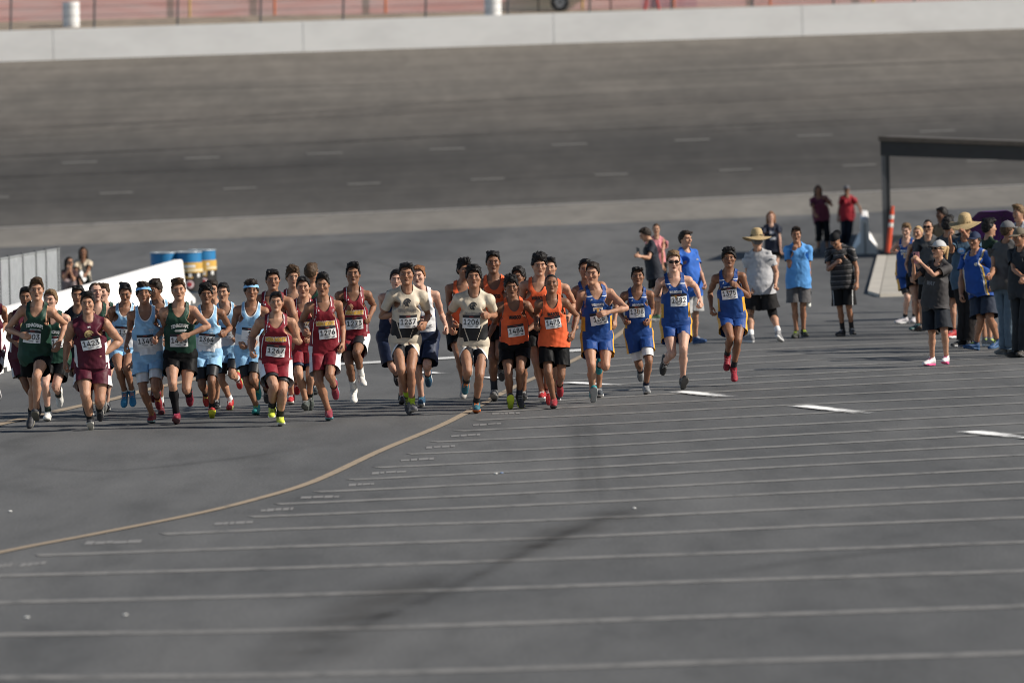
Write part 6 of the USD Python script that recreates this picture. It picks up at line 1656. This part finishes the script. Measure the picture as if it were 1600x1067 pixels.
watcher('man seen from behind in a wide straw hat, grey shirt and black knee brace', Z12, (405, 716), 1.64, (385, 190), (402, 430), (372, 130), ((492, 308), (482, 375)), ((322, 325), (345, 395)), ((472, 560, A), (495, 645), ('s', -25, 160)), ((335, 560, A), (340, 668), ('s', 5, -120)), clothes(tee(GREYT, prints=[]), sh((.02, .019, .019)), sock=(.18, (.7, .7, .7)), shoe=T(c=(.22, .22, .23), sole=(.5, .5, .5))), 'light', ('short', 'grey', 44), yaw=168, head=(4, 190, 0), wear=('straw_hat',), wearc={'hat_band': (.10, .085, .05)}, fat=1.18, legg=1.1, knee_brace=0)
watcher('red haired girl in navy shirt with white print, behind the straw hat', Z13, (25, 642), 1.46, (18, 308), (32, 445), (16, 268), ((-40, 380), (-45, 450)), ((66, 385), (72, 460)), ((15, 545), (15, 625, A), FL), ((42, 545), (45, 625, A), FL), clothes(tee((.014, .018, .034), prints=[('chest_print', lettering('HS', .10, .06, 0, 1.30, bold=6), (.5, .5, .55), .006), ('print_block', rect(.13, .05, 0, 1.16), (.6, .6, .62), .006)]), sh(BLACK, .2), sock=(.12, WHITE)), 'pale', ('long', 'red', 45), sex='female', fine=False)
watcher('boy in sky blue shirt and grey shorts with a hand at his mouth', Z13, (188, 952), 1.62, (172, 420), (175, 645), (158, 375), ((122, 542), (150, 448)), ((233, 560), (238, 655)), ((155, 800), (166, 915, A), ('s', 0, -15)), ((200, 800), (206, 908, A), ('s', 0, 12)), clothes(tee((.085, .27, .58), prints=[('faded_print', lettering('TEAM', .10, .018, .03, 1.27, bold=3), (.16, .36, .62), .006)]), sh((.085, .082, .085)), sock=(.11, BK), shoe=T(c=(.035, .04, .03), sole=(.06, .06, .06), lace=(.5, .65, .05))), 'tan', ('short', 'dark', 46), head=(4, 0, 0), rtw=20)
watcher('man in striped black shirt and backwards black cap reading a phone', Z13, (455, 942), 1.60, (412, 432), (432, 640), (388, 402), ((345, 555), (382, 520)), ((515, 565), (510, 630)), ((415, 792), (434, 905, A), ('s', 0, -30)), ((465, 790), (485, 898, A), ('s', 0, 5)), clothes(tee((.020, .020, .021), panels=[('grey_stripe', lambda v: .006 - np.abs(((v[:, 2] + .02) % .085) - .03) + 0 * v[:, 0], (.16, .15, .15)), ('thin_stripe', lambda v: .0045 - np.abs(((v[:, 2]) % .085) - .068), (.09, .085, .085))]), sh((.012, .012, .013), .37, panels=[('side_stripe', lambda v: .006 - np.abs(np.abs(v[:, 0]) - .155 - .3 * np.abs(v[:, 1])), (.6, .6, .6))]), sock=(.24, BK), shoe=T(c=(.04, .04, .042), sole=(.1, .1, .1))), 'tan', ('buzz', 'black', 47), yaw=-16, head=(42, -22, 0), wear=('cap_back',), wearc={'cap_crown': (.012, .012, .013), 'cap_brim': (.012, .012, .013), 'cap_button': (.012, .012, .013)}, girth=1.04)
watcher('woman in plum shirt and dark trousers standing in the canopy shade', Z13, (312, 462), 1.60, (290, 142), (308, 262), (286, 102), ((256, 205), (268, 240)), ((366, 190), (335, 155)), ((292, 350), (290, 440, A), FL), ((336, 350), (340, 440, A), FL), clothes(tee((.13, .025, .05)), T(c=(.012, .012, .014), len=.62, hem=.085, off=.014), sock=None), 'tan', ('long', 'dark', 48), sex='female', fat=1.15, girth=1.08, fine=False)
watcher('woman in red shirt and cap walking beside the white barrier end', Z13, (446, 430), 1.53, (455, 140), (455, 272), (450, 100), ((408, 212), (400, 280)), ((522, 195), (545, 255)), ((435, 345), (425, 412, A), FL), ((468, 345), (455, 412, A), FL), clothes(tee((.30, .015, .025)), T(c=(.010, .012, .022), len=.84, hem=.07, off=.012), sock=None), 'brown', ('ponytail', 'dark', 49), sex='female', fat=1.1, wear=('cap',), wearc={'cap_crown': (.10, .10, .11), 'cap_brim': (.05, .05, .06), 'cap_button': (.1, .1, .1)}, fine=False)
# --- the crowd at the right
CAPS = lambda a, b: {'cap_crown': a, 'cap_brim': b, 'cap_button': a}
watcher('boy in blue singlet with a hand on his hip, beside the orange post', Z14, (222, 748), 1.63, (215, 240), (215, 450), (212, 180), ((132, 300, A), (178, 312)), ((262, 320, A), (252, 400)), ((218, 580), (212, 700, A), ('s', 0, -55)), ((264, 590), (268, 695, A), ('s', 0, -20)), kit('blue', under=(.34, BK), sock=(.18, BK), shoe=T(c=(.42, .40, .42), sole=(.5, .5, .5)), top_hem=.86, bottom_len=.26), 'pale', ('short', 'light', 51), yaw=-18, head=(14, -18, -4))
watcher('blond girl in a dark running top between the blue singlet and the grey shirt', Z14, (285, 788), 1.62, (290, 255), (280, 460), (278, 200), ((212, 380), (240, 455)), ((340, 370), (335, 440)), ((272, 600), (288, 735, A), ('s', 0, -40)), ((300, 600), (312, 735, A), ('s', 0, -20)), clothes(T(kind='singlet', c=(.014, .02, .04), hem=.94), sh(BLACK, .15), sock=None, shoe=T(c=(.03, .10, .10), sole=(.2, .2, .2))), 'light', ('ponytail', 'blond', 52), sex='female', yaw=-24, head=(0, -24, 0))
watcher('man with dark sunglasses and receding hair in charcoal shirt', Z14, (352, 812), 1.72, (346, 258), (365, 490), (342, 190), ((275, 400), (320, 460)), ((430, 400), (420, 470)), ((335, 650), (318, 770, A), ('s', 0, -30)), ((400, 650), (402, 785, A), ('s', 0, -10)), clothes(tee((.055, .058, .062)), sh(BLACK), sock=None, shoe=T(c=(.05, .035, .025), sole=(.03, .03, .03))), 'light', ('buzz', 'dark', 53), yaw=-14, head=(2, -16, 0), wear=('sunglasses',), fat=1.1)
watcher('woman in pale cap and charcoal shirt holding a phone up to film', Z14, (412, 1000), 1.66, (412, 368), (385, 575), (402, 296), ((258, 462), (253, 368)), ((372, 440), (284, 352)), ((366, 790), (374, 940, A), ('s', 0, -35)), ((436, 782), (458, 932, A), ('s', 6, -20)), clothes(tee((.040, .037, .038), prints=[('chest_print', lettering('WAY', .14, .055, .0, 1.19, bold=4), (.16, .16, .17), .006)]), sh((.012, .015, .021), .37), sock=None, shoe=T(c=(.62, .60, .60), sole=(.62, .08, .22), lace=(.7, .08, .25))), 'light', ('ponytail', 'blond', 54), sex='female', yaw=-38, head=(-4, -52, 0), wear=('cap', 'sunglasses'), wearc=CAPS((.42, .42, .42), (.06, .06, .065)), name_hold='phone')
watcher('tall dark man looking left above the crowd in a tan shirt', Z14, (440, 672), 1.74, (432, 168), (440, 380), (426, 112), ((385, 300), (400, 370)), ((485, 300), (480, 370)), ((420, 520), (425, 640, A), FL), ((455, 520), (455, 640, A), FL), clothes(tee((.16, .11, .06)), sh(BLACK), sock=None), 'dark', ('short', 'black', 55), yaw=-40, head=(4, -55, 0), fine=False)
watcher('person with thick black hair seen from behind next to the straw hat', Z15, (105, 832), 1.72, (82, 225), (90, 450), (80, 165), ((140, 350), (135, 420)), ((35, 350), (40, 420)), ((112, 640, A), (110, 780), ('s', 0, -30)), ((80, 640, A), (78, 780), FL), clothes(tee((.05, .052, .055)), sh(BLACK), sock=None, shoe=T(c=(.35, .03, .03), sole=(.6, .6, .6))), 'tan', ('tousled', 'black', 56), yaw=150, head=(0, 150, 0), fine=False)
watcher('person in straw hat and slate blue shirt, both hands raised to the brim', Z15, (175, 892), 1.76, (182, 238), (180, 500), (185, 180), ((95, 305), (86, 228)), ((238, 300), (190, 212)), ((186, 690), (168, 865, A), ('s', 0, -50)), ((212, 690), (205, 870, A), FL), clothes(tee((.045, .085, .13), prints=[('oval_print', shapely.affinity.scale(shapely.Point(-.03, 1.33).buffer(.05), 1.2, .8), (.10, .30, .62), .006), ('print_script', lettering('Ride', .075, .035, -.03, 1.33, rot=8, bold=3), (.66, .68, .7), .009)]), T(c=(.018, .016, .016), len=.84, hem=.10, off=.02), sock=None, shoe=T(c=(.03, .03, .03), sole=(.5, .5, .5))), 'tan', ('short', 'black', 57), yaw=-12, head=(10, -20, 0), wear=('straw_hat',), wearc={'hat_band': (.30, .22, .12)})
watcher('person hidden behind the raised hands and straw hat, only curly hair above it', Z15, (182, 800), 1.70, (185, 170), (188, 480), (182, 118), ((130, 330), (140, 420)), ((240, 330), (235, 420)), ((180, 600), (178, 760, A), ('s', 0, -50)), ((205, 600), (200, 760, A), FL), clothes(tee((.02, .02, .022)), T(c=(.018, .016, .016), len=.84, hem=.10, off=.02), sock=None, shoe=T(c=(.03, .03, .03), sole=(.5, .5, .5))), 'tan', ('curly', 'black', 58), yaw=-20, fine=False)
watcher('stout man in blue polo with gold stripes and navy cap, striding left', Z15, (292, 906), 1.68, (248, 312), (285, 525), (238, 258), ((162, 462), (155, 555)), ((362, 440, A), (345, 500)), ((272, 705), (256, 850, A), ('s', 6, -60)), ((325, 700), (382, 832, A), ('s', -12, -50)), clothes(tee((.010, .056, .25), collar=(.010, .052, .23), prints=[('chest_emblem', shapely.Point(.075, 1.33).buffer(.022), (.55, .5, .4), .006)], panels=[('gold_stripe', lambda v: np.where(v[:, 1] < .04, .007 - np.abs(np.abs(v[:, 0]) - .128 - .03 * (1.3 - v[:, 2])), -1), (.70, .45, .08)), ('pale_stripe', lambda v: np.where(v[:, 1] < .04, .005 - np.abs(np.abs(v[:, 0]) - .112 - .03 * (1.3 - v[:, 2])), -1), (.6, .6, .6))]), sh((.018, .026, .045), .37), sock=(.13, (.02, .06, .2)), shoe=T(c=(.02, .06, .15), sole=(.03, .09, .2), lace=(.55, .75, .05))), 'tan', ('short', 'black', 59), yaw=-36, head=(2, -30, 0), wear=('cap',), wearc=CAPS((.014, .025, .06), (.014, .022, .05)), fat=1.32, girth=1.06, armg=1.15, legg=1.1)
watcher('man in dark green shirt turned away beneath the purple umbrella', Z15, (312, 882), 1.73, (322, 245), (320, 480), (325, 190), ((370, 370), (365, 440)), ((275, 370), (280, 440)), ((330, 680, A), (330, 850), ('s', 0, 40)), ((300, 680, A), (300, 850), ('s', 0, 20)), clothes(tee((.016, .035, .020)), sh(BLACK), sock=(.12, (.4, .4, .4)), shoe=T(c=(.2, .2, .2), sole=(.6, .6, .6), lace=(.5, .65, .1))), 'light', ('quiff', 'black', 60), yaw=120, head=(0, 110, 0), fine=False)
watcher('man in sleeveless grey shirt, grey cap and faded jeans, back turned', Z15, (430, 938), 1.76, (432, 262), (425, 495), (442, 205), ((485, 400), (470, 470)), ((352, 405), (330, 445)), ((452, 700, A), (458, 890), ('s', 0, 60)), ((422, 700, A), (420, 895), ('s', 0, -150)), clothes(T(kind='sleeveless', c=(.075, .073, .072), hem=.86, loose=1.1, wr=.016), T(c=(.095, .135, .175), len=.85, hem=.088, off=.016), sock=None, shoe=T(c=(.12, .11, .10), sole=(.08, .08, .08))), 'tan', ('short', 'brown', 61), yaw=150, head=(0, 110, 0), wear=('cap',), wearc=CAPS((.12, .12, .125), (.10, .10, .10)), fat=1.1, armg=1.15)
watcher('youth in olive cap and black shirt with folded arms at the right edge', Z15, (512, 948), 1.71, (522, 315), (518, 555), (505, 255), ((468, 430), (515, 470)), ((590, 440), (540, 480)), ((505, 750), (500, 910, A), ('s', 0, -50)), ((540, 750), (540, 910, A), FL), clothes(tee((.020, .022, .026)), T(c=(.016, .018, .022), len=.85, hem=.09, off=.018), sock=None, shoe=T(c=(.05, .045, .04), sole=(.06, .06, .06))), 'tan', ('short', 'brown', 62), yaw=-35, head=(8, -50, 0), wear=('cap',), wearc=CAPS((.12, .10, .07), (.14, .11, .075)))
watcher('fair boy looking left behind the purple umbrella at the right edge', Z15, (512, 755), 1.78, (515, 158), (515, 400), (500, 98), ((470, 280), (480, 360)), ((560, 280), (555, 360)), ((505, 560), (505, 730, A), FL), ((530, 560), (530, 730, A), FL), clothes(tee((.40, .42, .46)), sh(BLACK), sock=None), 'light', ('quiff', 'light', 63), yaw=-40, head=(4, -50, 0), fine=False)
# --- two people sitting behind the white barrier at the left
watcher('woman in cream shirt sitting behind the white barrier with a paper in her hand', Z16, (215, 470), 1.60, (212, 195), (205, 365), (215, 145), ((160, 290), (190, 370)), ((265, 270), (240, 310)), ((185, 330), (180, 430, A), FL), ((250, 335), (250, 430, A), FL), clothes(tee((.52, .43, .32)), T(c=(.014, .022, .018), len=.84, hem=.07, off=.012), sock=None), 'brown', ('long', 'dark', 64), sex='female', lean=16, fine=False, grp='people sitting behind the barrier')
watcher('woman in glasses sitting beside the end post of the fence, chin on hand', Z16, (85, 490), 1.58, (95, 300), (95, 430), (100, 245), ((60, 370), (85, 300)), ((140, 380), (110, 300)), ((80, 390), (75, 470, A), FL), ((125, 390), (125, 470, A), FL), clothes(tee((.06, .03, .03)), T(c=(.25, .20, .20), len=.84, hem=.07, off=.012), sock=None), 'light', ('long', 'dark', 65), sex='female', lean=16, head=(0, 30, 0), wear=('sunglasses',), fine=False, grp='people sitting behind the barrier')
# ================================================================ people
for P_ in PEOPLE:
    person(P_)
# ================================================================ things in hands, the umbrella
def held(frag, i, name, label, cat, size, m, off=(.06, .0, .03), parts=(), axes=None):
    R = next(r for l, r in DONE.items() if frag in l)
    Rh, wr = R['hand'][i]; wr = wr + R['shift']; s = (-1, 1)[i]
    u, t, n = Rh @ np.array((s * Q, 0, -Q)), Rh @ np.array((0, -1., 0)), Rh @ np.array((-s * Q, 0, -Q))
    c = wr + (off[0] * u + off[1] * t + off[2] * n) * R['k']
    q = thing(name, label, cat, c)
    F = np.stack([n, u, t], 1)
    if axes is not None:
        a0, a2 = unit(axes[0]), np.asarray(axes[1], float); a2 = unit(a2 - a0 * (a0 @ a2)); F = np.stack([a0, np.cross(a2, a0), a2], 1)
    for nm, sz, o, mm in ((name + '_body', size, (0, 0, 0), m),) + tuple(parts):
        b = trimesh.creation.box(sz); v = np.array(b.vertices) + o
        put(q, nm, (v @ F.T, np.array(b.faces)), mm, smooth=False)
    return q
scr_ = plain('screen_glass', (.02, .025, .03), .1, spec=.6)
held('filming' if False else 'holding a phone up', 0, 'phone', 'pink cased phone held up by the woman in the pale cap', 'phone', (.010, .078, .150), plain('phone_pink', (.45, .20, .22), .45), (.085, .03, .03), (('screen', (.002, .070, .138), (.0065, 0, 0), scr_), ('lens', (.004, .018, .018), (-.007, .022, .05), scr_)), axes=((.35, .93, .05), (-.05, 0, 1)))
held('reading a phone', 1 if False else 0, 'phone', 'dark phone in the hand of the man in the striped shirt', 'phone', (.010, .075, .145), plain('phone_dark', (.02, .02, .022), .4), (.07, .05, .035), (('screen', (.002, .068, .134), (.0065, 0, 0), scr_),), axes=((.1, .75, .65), (.9, -.2, .3)))
held('head bent over a phone', 0, 'phone', 'phone in the hand of the man in dark navy walking left', 'phone', (.010, .075, .145), plain('phone_dark', (.02, .02, .022), .4), (.07, .05, .035), (('screen', (.002, .068, .134), (.0065, 0, 0), scr_),))
held('sitting behind the white barrier with a paper', 1, 'paper', 'folded white race paper in the hand of the seated woman in cream', 'paper', (.004, .15, .21), plain('sheet_white', (.74, .74, .73), .6), (.10, .02, .03), (('print_block', (.002, .08, .05), (.0035, 0, .04), plain('print_grey', (.3, .15, .15), .6)),))
# a shoe carried by the boy in the sky blue shirt
R = next(r for l, r in DONE.items() if 'hand at his mouth' in l); p = R['hand'][1][1] + R['shift'] + np.array((0, -.01, -.12))
q = thing('carried_shoe', 'white and lime shoe dangling from the hand of the boy in sky blue', 'shoe', R['base'] + p if np.linalg.norm(p[:2]) < 20 and False else p)
for nm, prt, c in zip(('shoe_upper', 'sole', 'laces'), shoe(1), ((.62, .64, .60), (.42, .60, .05), (.5, .6, .1))):
    v = prt.v - (.118, .02, .10); v = v @ Rotation.from_euler('xz', [78, 30], degrees=True).as_matrix().T
    put(q, nm, (v * .95 + (0, 0, -.02), prt.f), fabric(c))
# purple umbrella
c = pix(1566, 349, 101.0)
um = thing('umbrella', 'purple umbrella tilted over the crowd at the right edge', 'umbrella', c)
tilt = Rotation.from_euler('xy', [-30, 10], degrees=True).as_matrix()
pur = plain('umbrella_purple', (.075, .012, .125), .6, var=.15); nr, ns = 8, 10
for k in range(8):
    V, F_ = [], []
    for a in range(ns + 1):
        for r in range(nr + 1):
            th = 2 * math.pi * (k + a / ns) / 8; q = r / nr; rr = .60 * q * (1 - .10 * math.sin(math.pi * a / ns) * q)
            V.append((rr * math.cos(th), rr * math.sin(th), .20 * (1 - q ** 2) - .10))
    for a in range(ns):
        for r in range(nr):
            i = a * (nr + 1) + r; F_ += [(i, i + 1, i + nr + 2), (i, i + nr + 2, i + nr + 1)]
    put(um, 'panel', (np.array(V) @ tilt.T, np.array(F_)), pur)
    th = 2 * math.pi * k / 8
    pts = np.array([(.59 * q * math.cos(th), .49 * q * math.sin(th), .20 * (1 - q ** 2) - .107) for q in np.linspace(.03, 1, 8)]) @ tilt.T
    put(um, 'rib', trimesh.util.concatenate([trimesh.creation.cylinder(radius=.003, segment=[a, b], sections=5) for a, b in zip(pts[:-1], pts[1:])]), steel)
put(um, 'shaft', trimesh.creation.cylinder(radius=.006, segment=[tilt @ (0, 0, .14), tilt @ (0, 0, -.62)], sections=8), steel)
put(um, 'handle', trimesh.creation.capsule(height=.10, radius=.014).apply_translation((0, 0, -.72)).apply_transform(np.block([[tilt, np.zeros((3, 1))], [np.zeros((1, 3)), np.ones((1, 1))]])), plain('handle_black', (.02, .02, .02), .4))
put(um, 'ferrule', trimesh.creation.cone(radius=.008, height=.05).apply_translation((0, 0, .10)).apply_transform(np.block([[tilt, np.zeros((3, 1))], [np.zeros((1, 3)), np.ones((1, 1))]])), steel)
